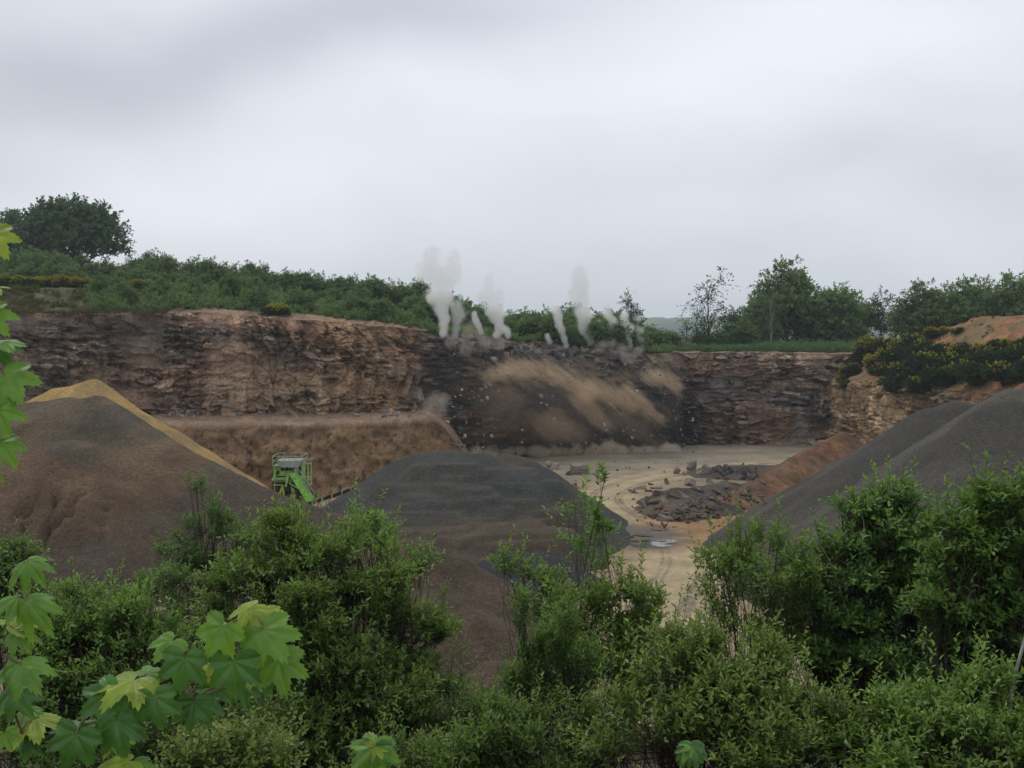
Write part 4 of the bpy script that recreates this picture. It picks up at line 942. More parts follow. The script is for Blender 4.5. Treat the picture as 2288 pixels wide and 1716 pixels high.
# gorse thicket on the mound over the right-hand face
def mound_spot(px, py):
    """where the sight line through (px, py) meets the mound"""
    for Y in np.arange(96, 175, .5):
        p = P(px, py, Y); xr = np.interp(-Y, -BY, BX)
        if p[0] > xr - .2 and p[2] <= mound_z(p[0], Y): return p
    return None
THICK = []
rr = np.random.default_rng(31)
for (px, py, hpx, kd, w) in ((1905, 838, 40, 1, 1.1), (1925, 815, 52, 1, 1), (1945, 800, 60, 0, 1), (1962, 770, 50, 0, 1), (1985, 800, 66, 1, 1), (2010, 820, 70, 2, 1.1), (2030, 790, 64, 1, 1), (2050, 770, 46, 0, 1.1), (2082, 755, 44, 0, 1.1), (2112, 748, 38, 0, 1.1), (2140, 744, 30, 1, 1.2),
                             (2040, 850, 66, 2, 1.1), (2075, 838, 70, 2, 1.1), (2070, 800, 60, 2, 1), (2100, 810, 64, 1, 1), (2110, 862, 64, 2, 1.1), (2140, 835, 66, 2, 1.1), (2150, 800, 50, 2, 1), (2180, 860, 74, 2, 1.1), (2185, 805, 60, 1, 1.1), (2215, 830, 74, 2, 1.1), (2230, 790, 54, 1, 1.1), (2250, 865, 78, 2, 1.1), (2270, 820, 70, 2, 1), (2290, 790, 56, 1, 1.1), (2320, 850, 80, 2, 1.1), (1900, 868, 30, 1, 1.4), (1880, 856, 34, 0, 1.2), (1975, 850, 54, 2, 1.1), (2005, 872, 50, 2, 1.2), (2060, 880, 54, 2, 1.2)):
    THICK.append((px, py, hpx, kd, w))
for k, (px, py, hpx, kd, w) in enumerate(THICK):
    hpx *= .56 if py < 775 and px > 2000 else .76
    s_ = mound_spot(px, py)
    if s_ is None: s_ = P(px, py, 150.0); s_[2] = mound_z(s_[0], 150.0)
    kind = (G_FULL, G_SOME, G_BARE)[kd]; kind = kind[k % len(kind)]
    lab, gr = (('gorse bush thick with yellow flowers at the left tip of the thicket on the mound', 'yellow gorse at the thicket tip') if px < 1975 and kd < 2 else
               ('flowering gorse along the top edge of the thicket on the orange mound', 'flowering gorse along the thicket top') if kd < 2 else ('dark flowerless gorse in the thicket hanging over the tan face', 'dark gorse over the tan face'))
    put_gorse(kind, px, s_[1], hpx * 1.15, w * 1.1, lab, gr, z=s_[2] - .15)

# ------------------------------------------------------------------ loose rock
def rock_mesh(name, mat, seed, dims=(1, 1, 1), sub=2, cuts=7, rough=.10):
    r = random.Random(seed); bm = bmesh.new(); bmesh.ops.create_icosphere(bm, subdivisions=sub, radius=1)
    pl = [(Vector((r.gauss(0, 1), r.gauss(0, 1), r.gauss(0, 1))).normalized(), r.uniform(.42, .75)) for _ in range(cuts)]
    for v in bm.verts:
        for n, d in pl:
            q = v.co.dot(n)
            if q > d: v.co -= n * (q - d)
        v.co *= 1 + r.uniform(-rough, rough); v.co.x *= dims[0]; v.co.y *= dims[1]; v.co.z *= dims[2]
    me = bpy.data.meshes.new(name); bm.to_mesh(me); bm.free(); me.materials.append(M[mat]); return me
def slab_mesh(name, mat, seed, dims):
    r = random.Random(seed); bm = bmesh.new(); bmesh.ops.create_cube(bm, size=1)
    bmesh.ops.subdivide_edges(bm, edges=bm.edges, cuts=2, use_grid_fill=True)
    for v in bm.verts:
        v.co.x *= dims[0] * (1 + .25 * v.co.y); v.co.y *= dims[1] * (1 + r.uniform(-.12, .12)); v.co.z *= dims[2] * (1 + r.uniform(-.2, .2)); v.co += Vector((r.gauss(0, 1), r.gauss(0, 1), r.gauss(0, .6))) * .05 * min(dims[0], dims[1])
    bmesh.ops.bevel(bm, geom=[e for e in bm.edges if e.is_boundary or (len(e.link_faces) == 2 and e.calc_face_angle(0) > .7)], offset=.03, segments=1, affect='EDGES')
    me = bpy.data.meshes.new(name); bm.to_mesh(me); bm.free(); me.materials.append(M[mat]); return me
def place(me, name, loc, rot, sc, label, cat, group=None):
    o = bpy.data.objects.new(name, me); COL.objects.link(o); o.location = tuple(float(v) for v in loc); o.rotation_euler = rot; o.scale = sc if hasattr(sc, '__len__') else (sc,) * 3
    return tag(o, label, cat, group)
RK = [rock_mesh('boulder', 'rock', 40 + i, cuts=16, rough=.04) for i in range(4)]; RD = [rock_mesh('stone', 'rock', 50 + i, sub=1, cuts=4) for i in range(4)]
RP = [rock_mesh('stone', 'rock_pale', 54 + i, sub=1, cuts=4) for i in range(3)]; RDK = [rock_mesh('stone', 'rock_dark', 57 + i, sub=1, cuts=4) for i in range(3)]
RRED = [rock_mesh('stone', 'rock_red', 60 + i, sub=1, cuts=4) for i in range(4)]
SLB = [slab_mesh('slab', 'rock_slab', 70 + i, (1.0, .5, .16)) for i in range(4)]
rs = random.Random(12)
def rot3(a=6.28): return (rs.uniform(-a, a), rs.uniform(-a, a), rs.uniform(0, 6.28))
def on_floor(px, py): p = G(px, py); p[2] = float(floor_z(np.array(p[0]), np.array(p[1]))); return p
p = on_floor(1296, 1060); place(slab_mesh('boulder', 'rock', 91, (2.1, 1.5, 1.1)), 'boulder', p + np.array([0, .4, .5]), (0, .04, .15), 1, 'large flat topped block alone on the pale quarry floor', 'boulder')
p = on_floor(1272, 1062); place(RK[0], 'boulder', p + np.array([0, 0, .15]), rot3(), (.8, .5, .35), 'low rubble leaning on the left side of the large flat topped block', 'boulder')
p = on_floor(1225, 1049); place(RK[1], 'boulder', p + np.array([0, 0, .45]), rot3(), .62, 'dark brown boulder left of the large flat topped block', 'boulder')
p = on_floor(1242, 1049); place(RK[2], 'boulder', p + np.array([0, 0, .3]), rot3(), (.9, .6, .5), 'pale low boulder touching the dark brown boulder', 'boulder')
for k, (px, py, s, l) in enumerate(((1512, 1058, .75, 'round brown boulder at the left of the rock cluster by the track'), (1545, 1050, .9, 'pale flat boulder in the middle of the rock cluster by the track'), (1577, 1052, .7, 'upright boulder at the right of the rock cluster by the track'),
                                    (1562, 1064, .6, 'tilted boulder at the front of the rock cluster by the track'), (1530, 1062, .4, 'smallest boulder in front of the rock cluster by the track'), (1282, 1094, .55, 'dark boulder at the foot of the grey heap beside the sapling'), (1541, 1086, .75, 'squarish boulder standing on the back edge of the rubble heap'))):
    p = on_floor(px, py); place(RK[k % 4], 'boulder', p + np.array([0, 0, s * .45]), rot3(), (s * 1.2, s, s * .9), l, 'boulder')
deps = bpy.context.evaluated_depsgraph_get()
def ray_z(x, y):
    hit = S.ray_cast(deps, Vector((x, y, 60)), Vector((0, 0, -1))); return hit[1].z if hit[0] else 0.0
bpy.context.view_layer.update(); deps = bpy.context.evaluated_depsgraph_get()
def spot(px, py):
    """first surface met by the sight line through the photo position"""
    q = P(px, py, 10.0); o = Vector((0, 0, EYE)); d = (Vector(q) - o).normalized(); h = S.ray_cast(deps, o, d); return h[1] if h[0] else None
for k in range(64):
    px = rs.uniform(1415, 1720); py = rs.uniform(1078, 1165)
    if px > 1600 and py > 1130: px -= 120
    q = spot(px, py)
    if q is None or q.y > 140: continue
    s = rs.uniform(.45, 1.25); place(SLB[k % 4], 'broken_rock', q + Vector((0, 0, .08)), (rs.gauss(0, .35), rs.gauss(.1, .4), rs.gauss(-.3, .7)), (s * 1.1, s, s), 'flat broken rock slab lying on the dark rubble heap', 'rock slab', 'slabs on the rubble heap')
for k in range(26):
    q = spot(rs.uniform(1590, 1690), rs.uniform(1046, 1074))
    if q: s = rs.uniform(.2, .5); place(RDK[k % 3], 'stone', q + Vector((0, 0, .1)), rot3(), s, 'dark stone on the grey rubble behind the slab heap', 'stone', 'stones behind the slab heap')
for k in range(110):
    t = rs.random(); px = 1440 + 215 * t + rs.gauss(0, 22); py = 1172 - 70 * max(0, t - .35) + rs.gauss(0, 10) - rs.random() * 30
    q = spot(px, py)
    if q and q.y < 140: s = rs.uniform(.08, .24); place(RRED[k % 4], 'stone', q + Vector((0, 0, s * .4)), rot3(), (s * 1.2, s, s * .8), 'reddish stone at the foot of the red scree', 'stone', 'red stones along the scree foot')
for k in range(60):
    px, py = rs.uniform(1180, 1720), rs.uniform(1030, 1130); q = spot(px, py)
    if q and q.z < .6: s = rs.uniform(.06, .2); place((RD + RDK)[k % 7], 'stone', q + Vector((0, 0, s * .3)), rot3(), (s * 1.3, s, s * .8), 'small loose stone lying on the pale quarry floor', 'stone', 'stones scattered on the quarry floor')
for k in range(46):
    q = spot(rs.uniform(360, 960), rs.uniform(920, 934))
    if q: s = rs.uniform(.15, .42); place(RD[k % 4], 'stone', q + Vector((0, 0, s * .3)), rot3(), s, 'fallen stone on the bench at the foot of the left face', 'stone', 'stones fallen on the bench')
for k, (px, py) in enumerate(((1008, 993), (1018, 997), (1032, 1001), (1024, 990), (996, 984))):
    q = spot(px, py)
    if q: place(SLB[k % 4], 'broken_rock', q + Vector((0, 0, .15)), (rs.gauss(0, .3), rs.gauss(0, .3), rs.uniform(0, 3)), (.9, .8, 1.2), 'pale slab fallen off the right end of the bench', 'rock slab', 'slabs at the bench end')
# the blast: blocks heaved off the rim, stones in flight, fine fragments
for k in range(70):
    px = rs.uniform(965, 1460); rim_py = np.interp(px, [955, 1010, 1180, 1300, 1450], [740, 750, 766, 778, 792]); py = rim_py + abs(rs.gauss(0, 1)) * 26 - 3
    q = spot(px, py)
    if q is None or q.y > 168: continue
    s = rs.uniform(.25, .7); place((RDK + RK + RDK + RK)[k % 14], 'rock_block', q + Vector((0, 0, -.1)), rot3(), (s * 1.5, s, s * .9), 'grey rock block breaking loose from the blasted rim', 'rock', 'blocks along the blasted rim')
for k in range(165):
    px = rs.uniform(1000, 1560); lo = np.interp(px, [1000, 1100, 1300, 1450, 1560], [850, 850, 880, 860, 900]); py = lo + (1000 - lo) * rs.random() ** .9
    Y = np.interp(px, rim_px, rimY) - rs.uniform(6.5, 12.5); s = abs(rs.gauss(0, .07)) + .05
    if k < 16: s = rs.uniform(.18, .3)
    place((RP + RP + RD)[k % 10], 'flying_stone', P(px, py, Y), rot3(), (s * 1.3, s, s), 'pale stone in mid air in front of the blasted face', 'stone', 'stones thrown out by the blast')
for k in range(26):
    t = rs.random(); px = 1072 + 95 * t + rs.gauss(0, 9); py = 862 + 110 * t + rs.gauss(0, 9); s = rs.uniform(.16, .40)
    place((RD + RK)[k % 8], 'flying_stone', P(px, py, np.interp(px, rim_px, rimY) - 9), rot3(), (s * 1.3, s, s), 'larger tan rock tumbling in the string left of the dark burst', 'stone', 'string of falling tan rocks')
rf = np.random.default_rng(88); n = 5200
fpx = rf.uniform(965, 1560, n); fpy = 770 + (1015 - 770) * rf.random(n); keep = fpy > np.interp(fpx, [965, 1100, 1450, 1560], [760, 790, 810, 880]); fpx, fpy = fpx[keep], fpy[keep]; n = len(fpx)
fY = np.interp(fpx, rim_px, rimY) - rf.uniform(3, 12, n); C_ = np.stack([P(a, b_, c) for a, b_, c in zip(fpx, fpy, fY)])
d1 = unit(rf.normal(0, 1, (n, 3))); d2 = unit(np.cross(d1, unit(rf.normal(0, 1, (n, 3))))); d3 = np.cross(d1, d2); s = (np.abs(rf.normal(0, .05, n)) + .03)[:, None]
V = np.stack([C_ + d1 * s, C_ - d1 * s * .6 + d2 * s, C_ - d1 * s * .6 - d2 * s * .6 + d3 * s, C_ - d1 * s * .6 - d2 * s * .6 - d3 * s], 1).reshape(-1, 3); b_ = (np.arange(n) * 4)[:, None]
T = np.stack([b_ + np.array([[0, 1, 2]]), b_ + np.array([[0, 2, 3]]), b_ + np.array([[0, 3, 1]]), b_ + np.array([[1, 3, 2]])], 1).reshape(-1, 3)
fr = np.repeat(rf.random(n), 4); M['fragment'] = mat_leaf('fragment', (.025, .022, .02), (.06, .05, .042), (.28, .25, .21), 0, .9, .1)
struct(mesh_np('rock_fragments', V, T, M['fragment'], fc={'rv': fr ** 2}), 'stuff', 'fine dark rock fragments flying from the blast')

# ------------------------------------------------------------------ green screening machine, conveyor, concrete blocks
M['green'] = mat_plain('green_paint', (.29, .62, .13), .5, .35, 2.5, spec=.4); M['green_l'] = mat_plain('pale_green_paint', (.40, .64, .24), .55, .35, 2.5)
M['lime'] = mat_plain('lime_paint', (.36, .52, .04), .5, .2, 2.0); M['dark'] = mat_plain('black_steel_and_shade', (.018, .018, .018), .6, .3, 4.0); M['grey_p'] = mat_plain('grey_steel', (.30, .35, .33), .5, .25, 3.0)
M['pale'] = mat_plain('pale_steel', (.34, .40, .26), .5, .2, 3.0); M['concrete'] = mat_plain('concrete', (.34, .32, .28), .9, .25, 3.0, bump=.3); M['rubber'] = mat_plain('rubber', (.02, .02, .02), .85, .2, 5.0)
K = .044; mo = np.array([(635 - CX) / F * 110, 110, 0.])
def mu(px, py, dy=0.0): return ((px - 635) * K, dy, (1117 - py) * K)
mach = empty('screening_machine', mo); tag(mach, 'bright green mobile screening machine with railed platform and stair, below the bench', 'quarry machine')
b = MB(); b.box(mu(630, 1053, 1.2), (1.85, 2.6, .85)); [b.bar(mu(609, y_, -.1), mu(650, y_, -.1), .09) for y_ in (1064, 1069, 1078)]; [b.bar(mu(x_, 1046, -.1), mu(x_, 1098, -.1), .1) for x_ in (611, 649, 672)]; b.bar(mu(611, 1078, -.1), mu(649, 1062, -.1), .09); b.box(mu(630, 1076, .2), (1.5, .25, .22)); b.box(mu(612, 1056, -.1), (.16, .2, 1.4)); b.box(mu(650, 1056, -.1), (.16, .2, 1.4)); b.build('body', M['green'], mach, .03)
b = MB(); b.box(mu(664, 1056, .6), (.85, 1.6, 1.7)); b.box(mu(664, 1056, -.25), (.7, .08, .12)); b.box(mu(664, 1046, -.25), (.7, .08, .12)); b.box(mu(664, 1066, -.25), (.7, .08, .12)); b.build('side_panel', M['green_l'], mach, .02)
b = MB()
for x in (629, 638, 647): b.box(mu(x, 1049, -.16), (.33, .1, .36))
b.box(mu(630, 1070, 1.4), (1.6, 1.8, .7)); b.box(mu(618, 1057, -.14), (.35, .1, .34)); b.box(mu(668, 1052, -.24), (.3, .1, .9)); b.box(mu(660, 1082, -.1), (.7, .1, .4)); b.build('windows_and_shade_boxes', M['dark'], mach)  # black boxes: dark windows, and painted shade for the recesses and open frame
b = MB(); b.poly([mu(622, 1028, -.1), mu(677, 1028, -.1), mu(668, 1043, -.1), mu(632, 1043, -.1)], 2.2, (0, 1, 0)); b.build('feed_hopper', M['grey_p'], mach)
b = MB(); b.box(mu(642, 1042.5, 1.0), (2.9, 3.0, .1)); b.build('platform', M['grey_p'], mach)
b = MB()
for dy in (-.55, 2.5):
    b.bar(mu(609, 1020, dy), mu(675, 1020, dy), .07); b.bar(mu(609, 1031, dy), mu(675, 1031, dy), .055)
    for x in (609, 622, 635, 648, 661, 675): b.bar(mu(x, 1042, dy), mu(x, 1020, dy), .06)
for x in (609, 675): b.bar(mu(x, 1020, -.55), mu(x, 1020, 2.5), .07); b.bar(mu(x, 1031, -.55), mu(x, 1031, 2.5), .055)
b.build('handrail', M['pale'], mach)
b = MB().bar(mu(672, 1033, -.3), mu(701, 1024, -.5), .16, .1); b.build('chute_arm', M['pale'], mach)
b = MB()
for x in (678, 685, 692): b.bar(mu(x, 1085, .2), mu(x, 1036, .2), .085)
for y in (1038, 1068, 1073, 1085): b.bar(mu(676, y, .2), mu(693, y, .2), .08)
b.build('side_ladder', M['green_l'], mach)
b = MB(); b.bar(mu(644, 1058, -.5), mu(638, 1088, -.6), .17); b.bar(mu(616, 1052, -.4), mu(608, 1074, -.5), .13); b.bar(mu(658, 1062, -.4), mu(664, 1090, -.4), .16); b.bar(mu(645, 1080, -.4), mu(672, 1096, -.4), .14); b.build('braces', M['green_l'], mach)
b = MB(); b.box(mu(623, 1072, -.35), (1.5, .2, .2)); b.box(mu(621, 1085, -.35), (1.0, .15, .12)); b.build('bumper', M['pale'], mach, .02)
b = MB(); b.box(mu(655, 1093, 1.0), (2.2, 2.0, .8)); b.box(mu(618, 1080, .4), (1.1, 1.0, .35)); b.build('engine_bay', M['dark'], mach, .05)
b = MB(); b.poly([mu(650, 1056, -.7), mu(664, 1056, -.7), mu(704, 1118, -.7), mu(690, 1122, -.7)], .12, (0, 1, 0)); b.poly([mu(650, 1056, -1.5), mu(664, 1056, -1.5), mu(704, 1118, -1.5), mu(690, 1122, -1.5)], .08, (0, 1, 0))
for i in range(11):
    t = i / 10; b.box(mu(654 + 40 * t, 1062 + 56 * t, -1.1), (.34, .8, .05))
st = b.build('stair', M['green'], mach)
b = MB(); b.bar(mu(664, 1036, -1.5), mu(706, 1100, -1.5), .06); b.bar(mu(664, 1046, -1.5), mu(706, 1110, -1.5), .05)
for t in (0, .33, .66, 1): b.bar(mu(664 + 42 * t, 1036 + 64 * t, -1.5), mu(662 + 42 * t, 1058 + 60 * t, -1.5), .06)
b.build('stair_rail', M['pale'], st)
b = MB(); b.bar(mu(632, 1086, -.6), mu(622, 1110, -.8), .2, .2); b.bar(mu(632, 1092, -.6), mu(635, 1114, -.8), .14); b.build('lime_leg', M['lime'], mach)
b = MB(); b.poly([mu(606, 1114, -.8), mu(612, 1108, -.8), mu(636, 1109, -.8), mu(640, 1116, -.8), mu(620, 1118, -.8)], .6, (0, 1, 0)); b.build('foot_plate', M['lime'], mach, .02)
for x in (652, 672):
    b = MB().box(mu(x, 1108, -.2), (.26, .26, .95)); b.build('leg', M['concrete' if x == 652 else 'dark'], mach, .02)
b = MB(); b.box(mu(652, 1113, 1.6), (3.4, 2.6, .3)); b.build('chassis', M['dark'], mach, .04)
for dy in (.3, 2.5):
    m_ = MB()
    for i in range(18):
        a = i / 18 * 2 * math.pi; m_.box((math.cos(a) * 1.35 + .8, dy, .38 + math.sin(a) * .3), (.34, .4, .12), Matrix.Rotation(-a + math.pi / 2, 3, 'Y'))
    m_.build('crawler_track', M['rubber'], mach)
ca, cb = P(688, 1128, 105.5), P(812, 1084, 101.5); ca[2] = max(ca[2], .25)
cv = empty('conveyor', ca); tag(cv, 'low black conveyor with pale brackets running into the grey gravel heap', 'conveyor')
dv = cb - ca
b = MB().bar((0, 0, 0), dv, .34, .16); b.build('belt', M['rubber'], cv)
b = MB().bar((0, -.42, -.12), dv + np.array([0, -.42, -.12]), .14); b.bar((0, .42, -.12), dv + np.array([0, .42, -.12]), .14); b.build('frame', M['dark'], cv)
for t in (.1, .28, .46, .64, .8):
    for sg in (-.55, .5): q = dv * t; MB().box(q + np.array([0, sg, .05]), (.1, .12, .38)).build('bracket', M['pale'], cv)
b = MB()
for t in (.22, .4): q = dv * t; b.bar(q + np.array([0, -.45, -.1]), (q[0] + .3, q[1] - .45, -ca[2]), .09); b.bar(q + np.array([0, .45, -.1]), (q[0] - .3, q[1] + .45, -ca[2]), .09)
b.build('support_legs', M['grey_p'], cv)
for k, (px, py) in enumerate(((566, 1084), (593, 1084), (618, 1084), (584, 1097), (610, 1097))):
    q = P(px, py, 111.5); b = MB().box((0, 0, 0), (1.16, .7, .58)); b.box((0, 0, .32), (.3, .3, .07)) if k < 3 else None
    o = b.build('concrete_block', M['concrete'], None, .03); o.location = (q[0], 112.2 if k < 3 else 112.0, .88 if k < 3 else .29); o.rotation_euler = (0, 0, rs.gauss(0, .04))
    tag(o, 'pale concrete block in the low wall left of the green machine, ' + ('upper row' if k < 3 else 'lower row'), 'concrete block', 'upper concrete blocks' if k < 3 else 'lower concrete blocks')

# ------------------------------------------------------------------ shrubs on the slope below the viewpoint
def hz_(px, Y): x = (px - CX) / F * Y; return np.array([x, Y, float(hill_z(np.array(x), np.array(float(Y))))])
def shrub(name, label, px0, Y, lobes, n, m, L, Wd, mat, seed, cat='shrub', **kw):
    base = hz_(px0, Y + .3)
    return plant(name, label, cat, base, [lob(a, b, Y + dy, rx, ry) for a, b, rx, ry, dy in lobes], n, m, L, Wd, M[mat], seed=seed, **kw)
shrub('willow_shrub', 'largest dense green shrub left of centre, behind the lit sycamore leaves', 720, 14,
      [(640, 1235, 105, 70, .3), (760, 1265, 110, 75, 0), (560, 1330, 115, 85, .2), (700, 1390, 150, 100, -.3), (850, 1310, 95, 85, .3), (905, 1410, 100, 95, .1), (800, 1510, 170, 110, -.4), (940, 1530, 105, 100, 0), (600, 1500, 140, 110, 0), (700, 1640, 200, 110, -.6), (900, 1650, 160, 100, -.4), (640, 1180, 60, 36, .2), (470, 1420, 70, 70, .3)],
      2500, 11, .085, .034, 'leaf_bush', 1, up=.45, stem_r=.03)
shrub('willow_shrub', 'thin leafy shoots standing above the largest shrub, in front of the grey heap', 830, 15.5, [(822, 1150, 40, 34, 0), (850, 1205, 55, 45, 0), (930, 1265, 45, 40, 0), (780, 1190, 40, 40, 0)], 120, 10, .075, .03, 'leaf_bush', 2, stem_r=.02)
shrub('hawthorn_shrub', 'fine leaved shrub at lower left under the brown spoil slope', 220, 12,
      [(185, 1375, 85, 60, .2), (285, 1380, 80, 52, 0), (350, 1430, 60, 55, .2), (120, 1450, 110, 75, 0), (260, 1480, 125, 85, -.2), (365, 1540, 100, 85, .1), (150, 1580, 140, 85, -.3), (60, 1385, 60, 50, .2), (300, 1640, 150, 80, -.3), (60, 1650, 120, 90, -.3)],
      2300, 11, .062, .028, 'leaf_bush', 3, up=.4, stem_r=.025)
shrub('ivy_shrub', 'small dark shrub at the left edge above the sycamore shoots', 20, 17, [(25, 1255, 60, 40, 0), (-40, 1300, 70, 60, 0), (40, 1330, 60, 60, 0)], 420, 10, .07, .04, 'leaf_bush_d', 4)
shrub('ash_sapling', 'thin dark sapling seen against the brown spoil heap', 455, 27, [(437, 1085, 26, 16, 0), (470, 1150, 50, 36, 0), (455, 1195, 60, 36, .3), (525, 1190, 50, 30, 0), (400, 1240, 60, 40, 0), (480, 1265, 80, 44, 0), (410, 1310, 70, 45, 0), (540, 1225, 40, 25, 0)], 560, 9, .105, .036, 'leaf_bush_d', 5, cat='sapling', stem_r=.03, stems=1)
shrub('ash_sapling', 'sparse low sapling left of the largest shrub, on the dark slope', 380, 24, [(370, 1290, 60, 34, 0), (330, 1330, 60, 36, 0), (420, 1350, 60, 40, 0)], 190, 9, .10, .036, 'leaf_bush_d', 6, cat='sapling', stem_r=.025, stems=1)
shrub('willow_sapling', 'tall slender sapling at the centre with a bare leader topped by a leaf tuft', 1345, 13,
      [(1300, 1355, 85, 50, .2), (1405, 1315, 52, 38, 0), (1440, 1368, 40, 44, .2), (1350, 1435, 115, 65, 0), (1255, 1470, 75, 65, 0), (1330, 1545, 140, 80, -.2), (1420, 1485, 90, 70, .1)],
      780, 11, .08, .034, 'leaf_bush', 7, cat='sapling', up=.8, outw=.6, stem_r=.012, stems=2)
shrub('willow_sapling', 'wispy sapling top left of the bare leader shoot, over the grey heap flank', 1305, 13.4, [(1290, 1132, 26, 22, 0), (1335, 1205, 30, 26, 0), (1290, 1215, 34, 26, 0), (1345, 1262, 44, 24, 0)], 34, 9, .08, .034, 'leaf_bush', 27, cat='sapling', up=.7, outw=.5, stem_r=.008, stems=1)
q = hz_(1350, 13.3)
plant('leader_shoot', 'single bare upright shoot with a small leaf tuft, rising over the haul road', 'sapling', q, [lob(1347, 1066, 13, 13, 15), lob(1340, 1150, 13, 12, 16), lob(1352, 1180, 13, 22, 22)], 16, 8, .08, .034, M['leaf_bush'], seed=8, shoot=.16, stem_r=.012, stems=1, up=1.2)
shrub('willow_sapling', 'loose leafy sprays left of the tall centre sapling, before the blackish heap', 1210, 14, [(1130, 1255, 36, 18, 0), (1175, 1275, 36, 24, 0), (1220, 1310, 44, 34, 0), (1200, 1355, 40, 30, 0), (1240, 1375, 40, 40, 0)], 105, 9, .085, .036, 'leaf_bush', 9, cat='sapling', up=.5, stem_r=.016, stems=1)
shrub('willow_sapling', 'thin upright stems with small leaves before the yellow floor at centre', 1215, 11.5, [(1165, 1365, 26, 50, 0), (1190, 1440, 32, 70, 0), (1230, 1480, 44, 90, 0), (1265, 1400, 24, 60, .2), (1205, 1560, 70, 90, 0), (1290, 1500, 50, 80, .2)], 300, 11, .062, .026, 'leaf_bush', 10, cat='sapling', up=1.5, outw=.3, stem_r=.014, stems=2)
shrub('elder_shrub', 'fan shaped shrub with thin visible branches right of the haul road', 1700, 12.5, [(1640, 1235, 60, 32, .2), (1725, 1210, 50, 30, 0), (1598, 1255, 36, 36, 0), (1700, 1275, 110, 45, 0), (1790, 1255, 60, 42, 0), (1665, 1190, 30, 22, .2), (1740, 1330, 100, 50, 0), (1610, 1330, 50, 40, .2), (1690, 1400, 120, 60, .2)], 380, 10, .075, .032, 'leaf_bush', 11, up=1.0, stem_r=.014, stems=2)
shrub('sallow_tree', 'tall dark round headed shrub before the right-hand gravel slope', 1960, 13, [(2005, 1120, 55, 36, 0), (1920, 1135, 50, 32, 0), (1985, 1190, 90, 65, 0), (1900, 1265, 100, 75, 0), (2030, 1275, 85, 65, 0), (1850, 1345, 110, 75, 0), (1980, 1405, 130, 95, 0), (2065, 1385, 70, 75, .2), (1900, 1500, 130, 95, -.2), (2000, 1570, 140, 105, -.3), (2085, 1315, 60, 50, 0), (1830, 1430, 90, 70, 0), (2095, 1480, 80, 90, 0)], 2100, 11, .085, .038, 'leaf_bush_d', 12, up=.5, stem_r=.03)
shrub('sallow_tree', 'tall leafy shrub filling the right edge of the foreground', 2210, 11, [(2190, 1120, 52, 32, .2), (2250, 1112, 55, 42, 0), (2180, 1205, 75, 62, 0), (2265, 1215, 80, 75, 0), (2150, 1300, 80, 75, .2), (2240, 1345, 90, 95, 0), (2165, 1445, 75, 85, .2), (2265, 1485, 80, 85, 0), (2210, 1600, 110, 85, 0), (2320, 1300, 60, 160, 0), (2410, 1260, 80, 130, .3), (2400, 1480, 100, 110, 0), (2110, 1380, 60, 70, 0)], 1700, 11, .08, .034, 'leaf_bush', 13, up=.55, stem_r=.03)
shrub('sallow_shrub', 'yellow green shrub mass at lower right of centre in front', 1600, 10, [(1500, 1455, 70, 40, .3), (1575, 1430, 45, 42, .2), (1635, 1505, 85, 45, 0), (1500, 1525, 115, 75, 0), (1710, 1490, 70, 60, .2), (1600, 1590, 135, 75, -.2), (1450, 1645, 140, 85, -.3), (1650, 1665, 145, 75, -.4), (1790, 1575, 90, 70, 0), (1850, 1645, 110, 75, 0)], 1300, 11, .068, .028, 'leaf_bush_y', 14, up=.6, stem_r=.022)
shrub('privet_shrub', 'pale round leaved shrub low at the bottom left of centre', 520, 8.5, [(430, 1700, 75, 36, 0), (520, 1680, 85, 42, 0), (610, 1710, 75, 38, 0), (500, 1760, 150, 60, 0)], 420, 10, .05, .032, 'leaf_bush_y', 15, up=.6, stem_r=.016)
shrub('sallow_shrub', 'dull green low shrub along the bottom edge at centre', 1120, 10.5, [(1110, 1650, 110, 70, 0), (1210, 1690, 120, 75, 0), (1000, 1700, 120, 65, 0), (830, 1730, 110, 50, 0), (1330, 1660, 95, 85, .1)], 1000, 11, .065, .027, 'leaf_bush', 16, up=.6, stem_r=.02)
shrub('dry_shrub', 'sparse brownish shrub around the low soil heap at bottom centre', 1110, 13.5, [(1130, 1590, 75, 60, 0), (1050, 1580, 65, 60, 0), (1165, 1545, 40, 44, 0), (1100, 1640, 90, 60, 0), (1000, 1620, 70, 60, 0)], 460, 8, .055, .022, 'leaf_bush_d', 17, up=.8, stem_r=.016, stems=3)
shrub('sallow_shrub', 'shaded shrub at the bottom right corner', 2110, 9.5, [(1980, 1690, 140, 65, 0), (2120, 1665, 110, 80, 0), (2255, 1685, 95, 75, 0), (2050, 1590, 90, 60, .3), (2180, 1570, 90, 75, .4), (2400, 1670, 120, 90, 0)], 1050, 11, .07, .03, 'leaf_bush', 18, up=.5, stem_r=.022)
shrub('hawthorn_shrub', 'dark shaded shrub behind the sycamore branch at lower left', 400, 11.2, [(430, 1605, 115, 80, 0), (560, 1645, 110, 75, .2), (200, 1700, 150, 60, .2), (380, 1700, 100, 60, 0)], 900, 11, .06, .027, 'leaf_bush_d', 19, up=.4, stem_r=.022)
def dead(label, Y, paths, r0, mat='bark_pale', part=None):
    base = hz_(paths[0][0][0], Y + .2); root = empty('dead_sapling', base); tag(root, label, 'bare stem')
    segs = []
    for i, p_ in enumerate(paths):
        pts = [P(a, b, Y) - base for a, b in p_]
        if i == 0: pts = [np.array([0, 0, -.1])] + pts
        segs.append(path_segs(pts, r0 if i == 0 else r0 * .6, r0 * .25))
    wood('stem', segs, M[mat], root, 5); return root
